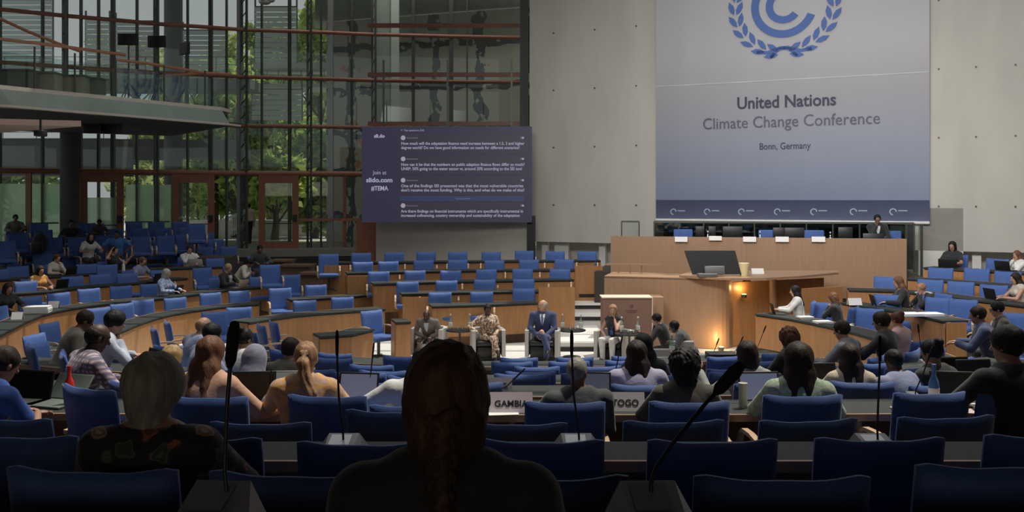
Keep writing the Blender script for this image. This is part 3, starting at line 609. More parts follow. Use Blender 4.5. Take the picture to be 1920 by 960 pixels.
# ------------------------------------------------------------------ outside: sunshades, terrace, trees, fence
LOUV = mat('grey_green_louvre_panel', (.62, .68, .65), .45, noise=.15, scale=1.5, stretch=(.3, .3, 6))
shade = [(-40, 98, 0, 150, 41, 'tall grey green sunshade panel at the far end of the glazed wall'), (160, 205, 36, 168, 42, 'narrow grey green sunshade panel next to the far sky gap'), (216, 292, 40, 168, 41, 'grey green sunshade panel behind the three stage loudspeakers'),
         (342, 424, 57, 150, 41.5, 'grey green sunshade panel between the round outdoor column and the trussed post'), (478, 556, 13, 118, 42, 'upper square sunshade panel hanging over the tree tops'), (472, 566, 168, 226, 42.5, 'lower sunshade panel hanging over the terrace door')]
for x0, x1, y0, y1, Y, lab in shade:
    a, b = P(x0, y1, Y), P(x1, y0, Y); c = (a+b)/2; t = thing('sunshade_panel', lab, 'sunshade', (c.x, Y, a.z)); H = b.z-a.z; W = b.x-a.x
    mb = MB()
    nb = int(H/.22)
    for k in range(nb): mb.box((0, 0, (k+.5)*H/nb), (W, .03, H/nb*.86), Matrix.Rotation(math.radians(12), 3, 'X'))
    mb.build('slats', LOUV, t); mb = MB()
    for xx in (-W/2, W/2): mb.box((xx, .06, H/2+.2), (.07, .08, H+.4))
    mb.box((0, .06, H), (W, .08, .10)); mb.build('frame', STEEL, t)
for x0, x1, y0, y1, Y, lab in ((-60, 470, 148, 166, 40.5, 'dark walkway deck running along outside the upper glazing'), (-60, 445, 262, 296, 41, 'curved dark walkway deck outside over the doors'), (476, 640, 118, 128, 43, 'thin pale canopy edge beyond the hanging sunshade'), (478, 650, 158, 164, 43.5, 'thin white canopy edge over the terrace door')):
    a, b = P(x0, y1, Y), P(x1, y0, Y); mb = MB(); mb.box(((a.x+b.x)/2, Y+1, (a.z+b.z)/2), (b.x-a.x, 2.2, b.z-a.z))
    t = thing('walkway', lab, 'walkway', (0, 0, 0)); mb.build('deck', mat('walkway_concrete', (.13, .14, .13), .7, noise=.15) if x0 < 0 else mat('pale_canopy', (.42, .45, .42), .6), t)
    mb = MB()
    for k in range(9): xx = a.x+(b.x-a.x)*k/8; mb.tube([(xx, Y+.1, b.z), (xx, Y+.1, b.z+1.0)], .02, 6)
    for zz in (.35, .65, 1.0): mb.tube([(a.x, Y+.1, b.z+zz), (b.x, Y+.1, b.z+zz)], .015, 6)
    mb.build('railing', STEEL, t)
# pale pavilion and street block seen past the leaves
for x0, x1, y0, y1, Y, lab in ((522, 600, 285, 322, 68, 'pale blue grey glazed pavilion outside over the middle terrace door'), (560, 640, 300, 322, 69, 'low grey garden wall beside the pavilion')):
    a, b = P(x0, y1, Y), P(x1, y0, Y); t = thing('pavilion' if Y == 68 else 'garden_wall', lab, 'building'); mb = MB(); mb.box(((a.x+b.x)/2, Y, (1.35+b.z)/2), (b.x-a.x, 1.5, b.z-1.35)); mb.build('body_wall', mat('pavilion_paint', (.42, .46, .50), .5, noise=.1), t)
    mb = MB(); mb.box(((a.x+b.x)/2, Y, b.z+.08), (b.x-a.x+.3, 1.8, .12)); mb.build('roof', STEEL, t)
# lawn and white picket fence
mb = MB(); a = PZ(380, 468, .78); mb.box((-7, 41.4, 1.36), (24, 4.4, .08)); o = mb.build('lawn', mat('grass_green', (.14, .20, .08), .9, noise=.4, scale=14), kind='structure')
t = thing('picket_fence', 'white picket fence climbing beside the outdoor ramp', 'fence'); 
mb = MB(); p0 = P(372, 452, 47); p1 = P(456, 420, 47)
for k in range(26):
    q = p0.lerp(p1, k/25); mb.box((q.x, q.y, q.z+.15), (.05, .03, 1.1))
mb.build('pickets', mat('white_fence_paint', (.62, .62, .60), .6), t)
mb = MB(); mb.bar(p0+Vector((0, 0, .6)), p1+Vector((0, 0, .6)), .05, .08); mb.bar(p0-Vector((0, 0, .1)), p1-Vector((0, 0, .1)), .05, .08); mb.build('rail', mat('white_fence_paint', (1, 1, 1)), t)
mb = MB(); p0 = P(330, 470, 50); p1 = P(700, 470, 50); mb.box(((p0.x+p1.x)/2, 50, 1.75), (p1.x-p0.x, .5, 1.0)); o = mb.build('wall_outside', mat('white_render', (.75, .75, .73), .7, noise=.05), kind='structure')
def leaf_mat(n, c1, c2):
    m = mat(n, c1, .6, noise=.5, scale=.9, col2=c2); b = m.node_tree.nodes['Principled BSDF']
    nt = m.node_tree; tr = nt.nodes.new('ShaderNodeBsdfTranslucent'); mx = nt.nodes.new('ShaderNodeMixShader'); mx.inputs[0].default_value = .45
    src = b.inputs['Base Color'].links[0].from_socket; nt.links.new(src, tr.inputs[0]); out = nt.nodes['Material Output']
    nt.links.new(b.outputs[0], mx.inputs[1]); nt.links.new(tr.outputs[0], mx.inputs[2]); nt.links.new(mx.outputs[0], out.inputs[0]); return m
LEAF = [leaf_mat('bright_leaf', (.62, .74, .22), (.24, .38, .08)), leaf_mat('mid_leaf', (.42, .56, .18), (.12, .22, .06)), leaf_mat('pale_leaf', (.75, .80, .40), (.36, .46, .18))]
BARK = mat('bark', (.07, .05, .035), .9, noise=.4, scale=6)
def tree(px, Y, z0, z1, rx, n, lm, lab, ls=.34, seed=0):
    rr = np.random.RandomState(seed); X = (px-960)/F*Y; t = thing('tree', lab, 'tree', (X, Y, 1.35), 0, None); zc = (z0+z1)/2-1.35; rz_ = (z1-z0)/2
    mb = MB(); mb.tube([(0, 0, 0), (.08, 0, max(.3, z0-1.35)*.8), (-.05, .05, zc)], [.22, .16, .08], 8)
    for k in range(6):
        a = k*1.05; mb.tube([(0, 0, max(.6, z0-1.9)+k*.25), (math.cos(a)*rx*.6, math.sin(a)*rx*.5, zc+(k % 3-1)*rz_*.4)], [.07, .02], 5)
    mb.build('trunk', BARK, t)
    cl = rr.normal(size=(max(10, n//90), 3)); cl /= np.linalg.norm(cl, axis=1)[:, None]; cl *= rr.uniform(.25, .95, (len(cl), 1))
    k = rr.randint(len(cl), size=n); p = cl[k]+rr.normal(size=(n, 3))*.14; p = p*np.array((rx, rx*.7, rz_))+np.array((0, 0, zc))
    d1 = rr.normal(size=(n, 3)); d1 /= np.linalg.norm(d1, axis=1)[:, None]; d2 = np.cross(d1, rr.normal(size=(n, 3))); d2 /= np.linalg.norm(d2, axis=1)[:, None]
    s1 = ls*rr.uniform(.5, 1.1, (n, 1)); V = np.stack([p-d1*s1, p+d2*s1*.5, p+d1*s1, p-d2*s1*.5], 1).reshape(-1, 3)
    me = bpy.data.meshes.new('crown'); me.from_pydata(V.tolist(), [], [(4*i, 4*i+1, 4*i+2, 4*i+3) for i in range(n)]); me.materials.append(LEAF[lm]); link('crown', me, t)
specs = [(402, 47, 5.5, 11.2, 2.4, 3200, 0, 'tree whose sunny crown fills the glazing beside the round outdoor column'), (440, 48.4, 2.0, 7.0, 2.4, 3200, 0, 'leafy young tree beside the picket fence'),
         (372, 52, 2.2, 7.5, 2.6, 3200, 2, 'yellow green tree seen through the second door'), (515, 46, 2.4, 6.4, 1.9, 3000, 0, 'round leafed small tree seen through the third door'),
         (590, 48, 1.8, 7.2, 2.1, 3000, 1, 'slender tree beside the mural wall below the copper rails'), (600, 50, 7.6, 15, 2.4, 3200, 0, 'tall tree crown showing high between the two silver posts'),
         (250, 56, 9.5, 14.2, 3.4, 1700, 2, 'tree top against the white sky over the loudspeakers'), (505, 52, 8, 13.5, 2.0, 2600, 1, 'tree crown showing between the two hanging sunshades'),
         (20, 52, 2.2, 6.6, 3.2, 2400, 1, 'shaded shrub like tree behind the frosted glass at the far end'), (265, 50, 2.2, 5.5, 2.0, 2000, 2, 'low pale tree over the frosted field between the doors'),
         (455, 43.5, 4.6, 8.4, 1.2, 1700, 0, 'thin tree growing close behind the trussed silver post'), (560, 56, 2.4, 9.5, 3.0, 3600, 0, 'broad sunny tree farther back behind the third door'), (340, 58, 3.0, 9.5, 3.2, 3600, 2, 'pale tree farther back between the second door and the outdoor column'), (440, 56, 7, 13.4, 2.4, 2300, 2, 'high pale tree crown behind the trussed silver post'), (390, 62, 1.9, 7.5, 3.4, 4200, 0, 'wide sunny tree at the back between the second door and the post'), (505, 64, 1.9, 7.5, 3.4, 4200, 2, 'wide pale tree at the back behind the third door'), (600, 62, 1.9, 8, 3.0, 3600, 0, 'wide sunny tree at the back beside the mural wall'), (650, 54, 2, 9, 2.0, 2200, 1, 'dark tree half hidden by the mural wall')]
for i, (px, Y, z0, z1, rx, n, lm, lab) in enumerate(specs): tree(px, Y, z0, z1, rx, n, lm, lab, seed=i)
# dark passage and white van like blocks glimpsed behind the frosted glass
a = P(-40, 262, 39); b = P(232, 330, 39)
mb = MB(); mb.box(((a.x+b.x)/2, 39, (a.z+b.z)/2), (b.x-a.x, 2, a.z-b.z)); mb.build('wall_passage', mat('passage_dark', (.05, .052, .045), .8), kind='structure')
mb = MB(); a, b = P(150, 300, 40), P(330, 262, 40); mb.box(((a.x+b.x)/2, 40, (a.z+b.z)/2), (b.x-a.x, 1.0, b.z-a.z)); mb.build('trim_30', mat('beam_dark', (.06, .06, .055), .8), kind='structure')

# ------------------------------------------------------------------ gallery on the facade side
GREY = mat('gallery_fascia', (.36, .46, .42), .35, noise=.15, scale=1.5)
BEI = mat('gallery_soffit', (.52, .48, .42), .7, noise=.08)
bal = thing('balcony', 'long curved balcony with pale grey green fascia pointing at the trussed post', 'balcony')
zt = 6.25
def bp(px, yy): Y = (zt-EYE)*F/(HZ-yy); return Vector(((px-960)/F*Y, Y))
fr = [bp(-260, 140), bp(-120, 150), bp(0, 159), bp(105, 170), bp(210, 180), bp(315, 191), bp(415, 201)]
bk = [fac(p, -.5) for p in (-260, -120, 0, 110, 215, 320, 425)]
bk[-1] = fr[-1]+Vector((.05, .9))
mb = MB(); mb.strip(fr, bk, zt-.10, zt); mb.build('deck', BEI, bal)
fr2 = [p+Vector((.05, .10)) for p in fr]; fr3 = [p+Vector((.12, .35)) for p in fr]; fr4 = [p+Vector((.3, 1.0)) for p in fr]
mb = MB()
for i in range(len(fr)-1):
    a, b, c, d = fr[i], fr[i+1], fr3[i+1], fr3[i]; g = .0
    q = [(a.x, a.y, zt-.10), (b.x, b.y, zt-.10), (c.x, c.y, zt-.46), (d.x, d.y, zt-.46)]; q2 = [(x, y+.06, z) for x, y, z in q]
    mb.add(q+q2, [(0, 1, 2, 3), (7, 6, 5, 4), (0, 4, 5, 1), (1, 5, 6, 2), (2, 6, 7, 3), (3, 7, 4, 0)])
mb.build('fascia', GREY, bal)
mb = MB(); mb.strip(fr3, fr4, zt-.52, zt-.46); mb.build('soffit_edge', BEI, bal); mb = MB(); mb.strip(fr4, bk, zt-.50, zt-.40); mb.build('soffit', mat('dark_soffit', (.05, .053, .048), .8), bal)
def brail(pxs, z, r, dy=.25): return [(bp(px, yy).x, bp(px, yy).y+dy, z) for px, yy in pxs]
edge = [(-120, 150), (0, 159), (105, 170), (210, 180), (315, 191), (400, 199.5)]
for pts, nm in (([(-40, 70, 23.5), (0, 73, 24), (110, 86, 25.5), (235, 103, 27.3)], 'a'), ([(220, 112, 27), (290, 121, 27.8), (385, 137, 29.2), (432, 139, 30)], 'b'), ([(0, 35, 25.5), (50, 58, 26), (110, 82, 26.5), (150, 96, 27)], 'c'), ([(300, 143, 29), (385, 137, 29.5)], 'd'), ([(160, 130, 30), (285, 138, 30.5)], 'e')):
    mb = MB(); mb.tube([P(*p) for p in pts], .045, 8); mb.build('handrail', mat('orange_wood_handrail', (.50, .22, .12), .35, noise=.15), bal)
mb = MB()
for px, yy in ((-60, 153), (53, 163), (130, 172), (208, 179), (300, 189), (378, 196)):
    q = bp(px, yy); mb.tube([(q.x, q.y+.3, zt), (q.x+.0, q.y+.3, zt+1.05)], .028, 6)
mb.build('post', STEEL, bal)
mb = MB(); A = [bp(*e) for e in edge]; mb.strip([a+Vector((0, .32)) for a in A], [a+Vector((0, .34)) for a in A], zt+.03, zt+.85); mb.build('glass_panel', glass_mat('gallery_glass', (.80, .88, .85), .07), bal)
# desks standing on the gallery
for i, (px, yy, wd_) in enumerate(((15, 152, 1.5), (72, 158, 1.2), (112, 150, 1.6), (165, 168, .9))):
    q = P(px, yy, 26+i*.6); t = thing('gallery_desk', ['grey tilted desk end on the balcony by the frame edge', 'beige wooden desk on the balcony with dark gap', 'longer beige wooden desk on the balcony below the handrails', 'small grey desk on the balcony nearest the speaker stands'][i], 'desk', (q.x, q.y, zt+.01))
    mb = MB(); mb.rbox((0, 0, .42), (wd_, .5, .84), .02); mb.build('body', mat('beige_desk', (.36, .33, .25), .6, noise=.1) if i in (1, 2) else mat('grey_desk', (.12, .13, .12), .6), t); mb = MB(); mb.rbox((0, 0, .87), (wd_+.1, .6, .04), .01); mb.build('worktop', mat('grey_desk', (.1, .1, .1)), t)
# three stage loudspeakers on tripods
for i, (px, py, w_, h_, rz, Y) in enumerate(((240, 74, 37, 22, .05, 29), (294, 78, 34, 22, -.05, 29.6), (346, 91, 24, 23, -.7, 30.2))):
    q = P(px, py, Y); zf_ = zt; t = thing('monitor_stand', 'black rectangular monitor on a tripod, ' + ['the one farthest from the trussed post', 'the middle of three on the balcony', 'turned sideways next to the outdoor column'][i], 'monitor', (q.x, q.y, zf_), rz)
    H = q.z-zf_; W = w_/F*Y; hh = h_/F*Y
    mb = MB(); mb.rbox((0, 0, H), (W*(1.25 if i == 2 else 1), .10, hh), .02); mb.build('monitor', DARK, t)
    mb = MB(); mb.tube([(0, .05, H-hh/2), (0, .05, .35)], .028, 8); mb.build('pole', STEEL, t)
    for k in range(3):
        a = k*2.094+.5; mb = MB(); mb.tube([(0, .05, .95), (math.cos(a)*.62, .05+math.sin(a)*.55, .02)], .020, 6); mb.build('leg', STEEL, t)
# lower canopy tip and lamps hung under the gallery
mb = MB(); tip = [PZ(152, 237, 5.0) for _ in (0,)][0]; l0 = PZ(-10, 228, 5.0); l1 = PZ(-10, 270, 5.0); mb.prism([(tip.x, tip.y), (l0.x-3, l0.y-.2), (l1.x-6, l1.y+1.5)], 5.0, 5.12)
t = thing('canopy', 'pale pinkish canopy wedge under the balcony, pointing at the doors', 'canopy'); mb.build('panel', mat('pinkish_panel', (.50, .37, .30), .6, noise=.06), t)
q = P(76, 250, 17.5); mb = MB(); mb.rbox((q.x, q.y, q.z), (.18, .2, .12), .02); mb.box((q.x, q.y, (q.z+5.0)/2), (.03, .03, 5.0-q.z)); mb.build('spotlight', DARK, label='small black spotlight hung below the pinkish canopy wedge', cat='spotlight')
q = P(178, 237, 28); t = thing('projector', 'black boxy projector hung below the balcony', 'projector', (q.x, q.y, q.z)); mb = MB(); mb.rbox((0, 0, 0), (.55, .5, .42), .03); mb.rbox((.5, .1, 0), (.45, .4, .44), .03); mb.build('body', DARK, t); mb = MB(); mb.tube([(0, 0, .2), (0, 0, .5)], .03, 8); mb.build('mount', STEEL, t)
q = P(497, 2, 30); t = thing('stage_lamp', 'small silver lamp cluster hanging above the hanging sunshade', 'lamp', (q.x, q.y, q.z)); mb = MB(); mb.ell((0, 0, 0), (.22, .16, .13)); mb.ell((.2, 0, .05), (.14, .12, .1)); mb.build('housing', ALU, t); mb = MB(); mb.tube([(0, 0, .1), (0, 0, 4)], .02, 6); mb.build('cable', STEEL, t)
# ------------------------------------------------------------------ tiers and desks
def outward(line, cen):
    out = []
    for i in range(len(line)):
        a = line[max(i-1, 0)]; b = line[min(i+1, len(line)-1)]; d = (Vector(b)-Vector(a)); d.normalize(); n = Vector((d.y, -d.x))
        if n.dot(Vector(line[i])-Vector(cen)) < 0: n = -n
        out.append(n)
    return out
def off(line, ns, d): return [Vector(p)+n*d for p, n in zip(line, ns)]
def resample(line, step=.5):
    line = [Vector(p) for p in line]; out = [line[0]]
    # Catmull-Rom through the points
    P_ = [line[0]*2-line[1]]+line+[line[-1]*2-line[-2]]
    for i in range(1, len(P_)-2):
        n = max(1, int((P_[i+1]-P_[i]).length/step))
        for j in range(1, n+1):
            t = j/n; p0, p1, p2, p3 = P_[i-1], P_[i], P_[i+1], P_[i+2]
            out.append(.5*((2*p1)+(p2-p0)*t+(2*p0-5*p1+4*p2-p3)*t*t+(3*p1-p0-3*p2+p3)*t**3))
    return out
ntier = [0]
def desk(line, z, label, cen=(-1, 16), depth=.5, plat=1.35, down=None, group=None, panel=True, edge=None, gap=0, zfl=None, kind=None):
    line = resample(line); ns = outward(line, cen); zfl = z-.74 if zfl is None else zfl
    t = thing('conference_desk', label, 'desk', (line[0].x, line[0].y, zfl), 0, group); o = Vector((line[0].x, line[0].y)); L = [p-o for p in line]; zz = z-zfl
    mb = MB(); mb.strip(off(L, ns, -.03), off(L, ns, depth), zz-.035, zz); mb.build('worktop', TOPM, t)
    mb = MB(); mb.strip(off(L, ns, depth), off(L, ns, depth+.025), zz-.05, zz+.002); mb.build('edge_strip', edge or WOOD, t)
    lo = -(down if down is not None else .25)
    if zfl+lo < .01: lo = .01-zfl
    mb = MB(); mb.strip(L, off(L, ns, .03), lo, zz-.06); mb.build('front_panel', WOOD, t)
    mb = MB(); mb.strip(off(L, ns, .01), off(L, ns, .04), zz-.06, zz-.035); mb.build('shadow_gap_strip', DARK, t)
    # end panels and inner supports down to the platform
    sup = [0, len(L)-1]+list(range(4, len(L)-3, 4))
    for i in sup:
        a = L[i]+ns[i]*.05; b = L[i]+ns[i]*(depth-.04); mb = MB(); mb.bar((a.x, a.y, zz/2-.02), (b.x, b.y, zz/2-.02), .035, zz-.05); mb.build('support', WOOD, t)
    if plat:
        mb = MB(); mb.strip(off(line, ns, .0), off(line, ns, plat), .002+ntier[0]*.0004, zfl); ntier[0] += 1; mb.build('floor_tier_%d' % ntier[0], TIERM, kind='structure')
    return line, ns
# centre far block: desk line, then the chair tops (column, row) of the people's side
FARZ = [.95, 1.12, 1.30, 1.48, 1.66]
FARL = [[(810, 574), (910, 571), (1008, 567)], [(753, 551), (873, 548), (1014, 546)], [(700, 532), (880, 527), (1076, 524)], [(651, 512), (880, 507), (1083, 506)], [(607, 493), (880, 490), (1126, 488)]]
FN = ['first row from the stage', 'second row from the stage', 'third row from the stage', 'fourth row from the stage', 'top row']
for i, (z, L) in enumerate(zip(FARZ, FARL)):
    pts = [PZ(x, y, z).xy for x, y in L]
    desk(pts, z, 'straight beech desk, %s of the far block' % FN[i], down=.5, cen=(0, 10))
# long beech flank walls of that block
for n, (x0, x1, y1, yb, z, Y) in enumerate(((755, 812, 551, 0, 1.10, 22.0), (1010, 1078, 525, 0, 1.28, 22.6), (1078, 1130, 488, 0, 1.62, 25.2), (652, 702, 512, 0, 1.46, 23.9), (608, 652, 493, 0, 1.64, 25.2))):
    a, b = P(x0, 0, Y), P(x1, 0, Y); mb = MB(); mb.prism([(a.x, a.y), (b.x, b.y), (b.x, b.y+.06), (a.x, a.y+.06)], 0, z-.03); mb.build('trim_%d' % (40+n), WOOD, kind='structure')
LFT = [(.75, [(-60, 745), (60, 690), (150, 649), (231, 619), (262, 606), (320, 589), (406, 576), (486, 569)], 'lowest arc of the tiers by the doors'),
       (.95, [(-150, 700), (4, 624), (75, 591), (131, 578), (206, 568), (319, 557), (430, 543), (512, 536)], 'second arc of the tiers by the doors'),
       (1.15, [(-180, 590), (-60, 566), (32, 551), (84, 547), (170, 537), (239, 532), (283, 528), (352, 521)], 'third arc of the tiers by the doors'),
       (1.35, [(-160, 545), (0, 525), (89, 519), (195, 512), (248, 508), (330, 503), (424, 500)], 'fourth arc of the tiers by the doors')]
for z, L, nm in LFT: desk([PZ(x, y, z).xy for x, y in L], z, 'curved beech desk, %s' % nm, cen=(-1, 15), down=.3)
MID = [(.75, [(467, 604), (556, 591), (663, 583), (722, 579)], 'short curved beech desk between the door tiers and the far block, lower one'),
       (.95, [(545, 562), (600, 559), (662, 555), (700, 551)], 'short curved beech desk between the door tiers and the far block, upper one')]
for z, L, nm in MID: desk([PZ(x, y, z).xy for x, y in L], z, nm, cen=(0, 12), down=.4)
desk([P(600, 0, 17.6).xy, P(660, 0, 17.9).xy, P(700, 0, 18.6).xy], .80, 'dark topped desk end with grey brown panel beside the loose blue chair', cen=(0, 8), plat=0, zfl=.01)
desk([P(742, 0, 19.2).xy, P(770, 0, 19.3).xy], .86, 'narrow grey brown desk end next to the man in the brown suit', cen=(0, 8), plat=0, zfl=.01)
RGT = [(.95, [(1417, 588), (1481, 597), (1560, 613), (1640, 634), (1760, 680)], 'lowest arc of the tiers right of the rostrum'),
       (1.15, [(1577, 567), (1644, 577), (1690, 584), (1727, 591), (1769, 601)], 'second arc, with white binders, right of the rostrum'),
       (1.35, [(1592, 543), (1673, 545), (1746, 551), (1817, 561), (1920, 573), (2060, 600)], 'third arc right of the rostrum'),
       (1.55, [(1702, 522), (1764, 526), (1847, 532), (1900, 536), (2050, 548)], 'fourth arc right of the rostrum'),
       (1.75, [(1732, 501), (1799, 505), (1895, 510), (2040, 520)], 'highest arc, under the pale wall, right of the rostrum')]
for z, L, nm in RGT: desk([PZ(x, y, z).xy for x, y in L], z, 'curved beech desk, %s' % nm, cen=(-1, 15), down=.3)
# near rows, seen from behind
NR = {'0': (1.46, 1.88, 0), 'A': (2.85, 1.657, 0), 'B': (3.85, 1.483, 0), 'C': (4.95, 1.32, .0), 'D': (6.25, 1.115, .004), 'E': (7.75, .92, .012), 'F': (9.0, .75, .02), 'G': (10.0, .58, .03), 'H': (11.1, .43, .04), 'I': (12.2, .29, .05), 'J': (13.3, .15, .055)}
NNAME = {'0': 'closest to the viewer, carrying two microphone consoles', 'A': 'nearest row', 'B': 'with beech edge showing between the second nearest chairs', 'C': 'third nearest row', 'D': 'carrying the country signs', 'E': 'next one beyond the country signs', 'F': 'sixth row, facing the panel', 'G': 'middle one of the bowl with curved ends', 'H': 'eighth row, facing the panel', 'I': 'ninth row, facing the panel', 'J': 'lowest one in front of the panel floor'}
XR = {'0': 3.2, 'A': 3.4, 'B': 3.9, 'C': 4.6, 'D': 5.2, 'E': 6.0, 'F': 6.3, 'G': 6.4, 'H': 5.6, 'I': 4.6, 'J': 4.3}
def rowY(r, X): y, z, k = NR[r]; return y+k*X*X
for r in '0ABCDEFGHIJ':
    y, z, k = NR[r]; xr = XR[r]; xs = [-xr+2*xr*i/8 for i in range(9)]
    x0 = 0
    if r in '0BDEGJ': desk([Vector((x+x0, rowY(r, x)+(.75 if r == 'B' else .95))) for x in xs], z+.77, 'long dark topped desk, %s' % NNAME[r], cen=(0, 40), plat=0, zfl=z, down=.0, depth=.30 if r == 'B' else .46, edge=WOODP)
    mb = MB(); A = [Vector((x, rowY(r, x)+.86)) for x in [q*1.5 for q in xs]]; B = [Vector((x, rowY(r, x)-(.17 if r != '0' else 7))) for x in [q*1.5 for q in xs]]
    mb.strip(A, B, 0.003, z); mb.build('floor_step_%s' % 'one two three four five six seven eight nine ten eleven'.split()['0ABCDEFGHIJ'.index(r)], TIERM, kind='structure')

# ------------------------------------------------------------------ armchairs
def chair_back(w=.56, h=.60, t=.075, z0=.40, tilt=.10):
    mb = MB(); nu, nv = 15, 9; ring = []
    for side in (1, -1):
        for j in range(nv+1):
            v = j/nv
            for i in range(nu+1):
                u = -1+2*i/nu; e = (1-abs(u)**6)**.5 if abs(u) < 1 else 0; ev = (1-abs(2*v-1)**8)**.5
                th = t*.5*(.25+.75*e*ev); dip = -.010*(1-min(1, abs(u)*1.15)**2)*v+.0025*math.cos(u*7)*v-.012*max(0, abs(u)-.9)*10*v*.6
                seam = -.006*math.exp(-(u/.03)**2)
                x = u*w/2; z = z0+h*v+dip; y = -.25-tilt*(v-.2)+.035*u*u
                ring.append((x, y+side*(th+seam), z))
    n = (nu+1)*(nv+1); f = []
    for s_ in (0, 1):
        for j in range(nv):
            for i in range(nu):
                q = (s_*n+j*(nu+1)+i, s_*n+j*(nu+1)+i+1, s_*n+(j+1)*(nu+1)+i+1, s_*n+(j+1)*(nu+1)+i); f.append(q if s_ else q[::-1])
    b = [i for i in range(nu+1)]+[j*(nu+1)+nu for j in range(1, nv+1)]+[nv*(nu+1)+i for i in range(nu-1, -1, -1)]+[j*(nu+1) for j in range(nv-1, 0, -1)]
    for a, c in zip(b, b[1:]+b[:1]): f.append((a, c, c+n, a+n))
    return mb.add(ring, f, True)
def make_chair():
    t = thing('armchair', 'x y z w', 'chair')
    chair_back().build('backrest', BLUE, t)
    mb = MB(); mb.rbox((0, .02, .43), (.54, .50, .11), .04, None, 3); mb.build('seat', BLUE, t)
    ARMW = mat('pale_bentwood', (.62, .44, .28), .35, noise=.12, scale=5)
    for q in (-1, 1):
        mb = MB(); x = q*.30; pts = [(x, -.26, .66), (x, -.10, .675), (x, .06, .67), (x, .15, .63), (x, .19, .55), (x, .17, .45), (x*.9, .12, .37)]
        for a, b in zip(pts, pts[1:]):
            mb.bar(a, b, .045, .028)
        mb.build('armrest', ARMW, t)
    mb = MB(); mb.tube([(0, 0, .40), (0, 0, .06)], .035, 10); mb.rbox((0, 0, .365), (.36, .30, .02), .005); mb.build('pedestal', STEEL, t)
    mb = MB()
    for k in range(4): a = math.pi/4+k*math.pi/2; mb.bar((0, 0, .045), (math.cos(a)*.27, math.sin(a)*.27, .02), .05, .035)
    mb.build('foot', STEEL, t); return register(t)
CH0 = make_chair(); CHN = [0]; TAKEN = []
def put_chair(x, y, z, rz, label, group=None):
    CHN[0] += 1; TAKEN.append((x, y))
    if CHN[0] == 1: CH0.location = (x, y, z); CH0.rotation_euler = (0, 0, rz); CH0['label'] = label; o = CH0
    else: o = copy_tree(CH0, (x, y, z), rz, label)
    if group: o['group'] = group
    return o
def face_to(x, y, cx, cy): return math.atan2(-(cx-x), cy-y)
EXTRA = {}
def chair_px(px, ytop, ztop, label, cen=(-1, 14), group=None, turn=0):
    """chair whose back's top middle shows at (px, ytop), top edge at height ztop"""
    p = PZ(px, ytop, ztop); rz = face_to(p.x, p.y, *cen)+turn; d = Vector((-math.sin(rz), math.cos(rz)))
    c = p.xy+d*.30; return put_chair(c.x, c.y, ztop-1.0, rz, label, group)
def row_chairs(lst, z, phrase, group, cen=(-1, 14), turns={}):
    for i, (px, y) in enumerate(sorted(lst)):
        lab = 'blue armchair, %s %s' % (('only one in' if len(lst) == 1 else ORD[i+1]+' from the left in'), phrase)
        chair_px(px, y, z, lab, cen, group, turns.get(i, 0))
FC = [[(825, 548), (903, 547), (982, 541)], [(764, 528), (837, 526), (909, 524), (982, 523)], [(710, 509), (778, 507), (845, 507), (912, 505), (980, 504), (1050, 504)],
      [(680, 491), (728, 490), (794, 488), (858, 487), (927, 488), (992, 487), (1058, 486)], [(616, 476), (677, 474), (739, 473), (799, 472), (858, 472), (921, 472), (983, 470), (1041, 471), (1101, 471)]]
for i, L in enumerate(FC): row_chairs(L, FARZ[i]+.26, 'the %s of the far block' % FN[i].replace('from the stage', '').strip(), 'blue armchairs below the video wall', cen=(0, 2))
row_chairs([(-10, 575), (55, 556), (109, 549), (166, 541), (226, 536), (283, 532)], 1.21, 'the second arc by the doors', 'blue armchairs on the door side tiers')
row_chairs([(486, 519), (545, 515)], 1.21, 'the pair where the second arc ends', 'blue armchairs on the door side tiers', cen=(-1, 10))
row_chairs([(48, 527), (135, 518), (187, 514), (238, 512), (300, 506), (379, 502)], 1.41, 'the third arc by the doors', 'blue armchairs on the door side tiers')
row_chairs([(-5, 505), (33, 499), (162, 495), (200, 496), (403, 484), (506, 496)], 1.61, 'the fourth arc by the doors', 'blue armchairs on the door side tiers', cen=(-1, 12))
row_chairs([(184, 577), (228, 569), (267, 562), (328, 558), (394, 549), (448, 545)], 1.01, 'the lowest arc by the doors', 'blue armchairs on the door side tiers')
row_chairs([(525, 540), (592, 534)], 1.21, 'the pair over the short upper desk', 'blue armchairs over the short desks', cen=(0, 8))
row_chairs([(571, 563), (642, 557)], 1.01, 'the pair between the two short desks', 'blue armchairs over the short desks', cen=(0, 8))
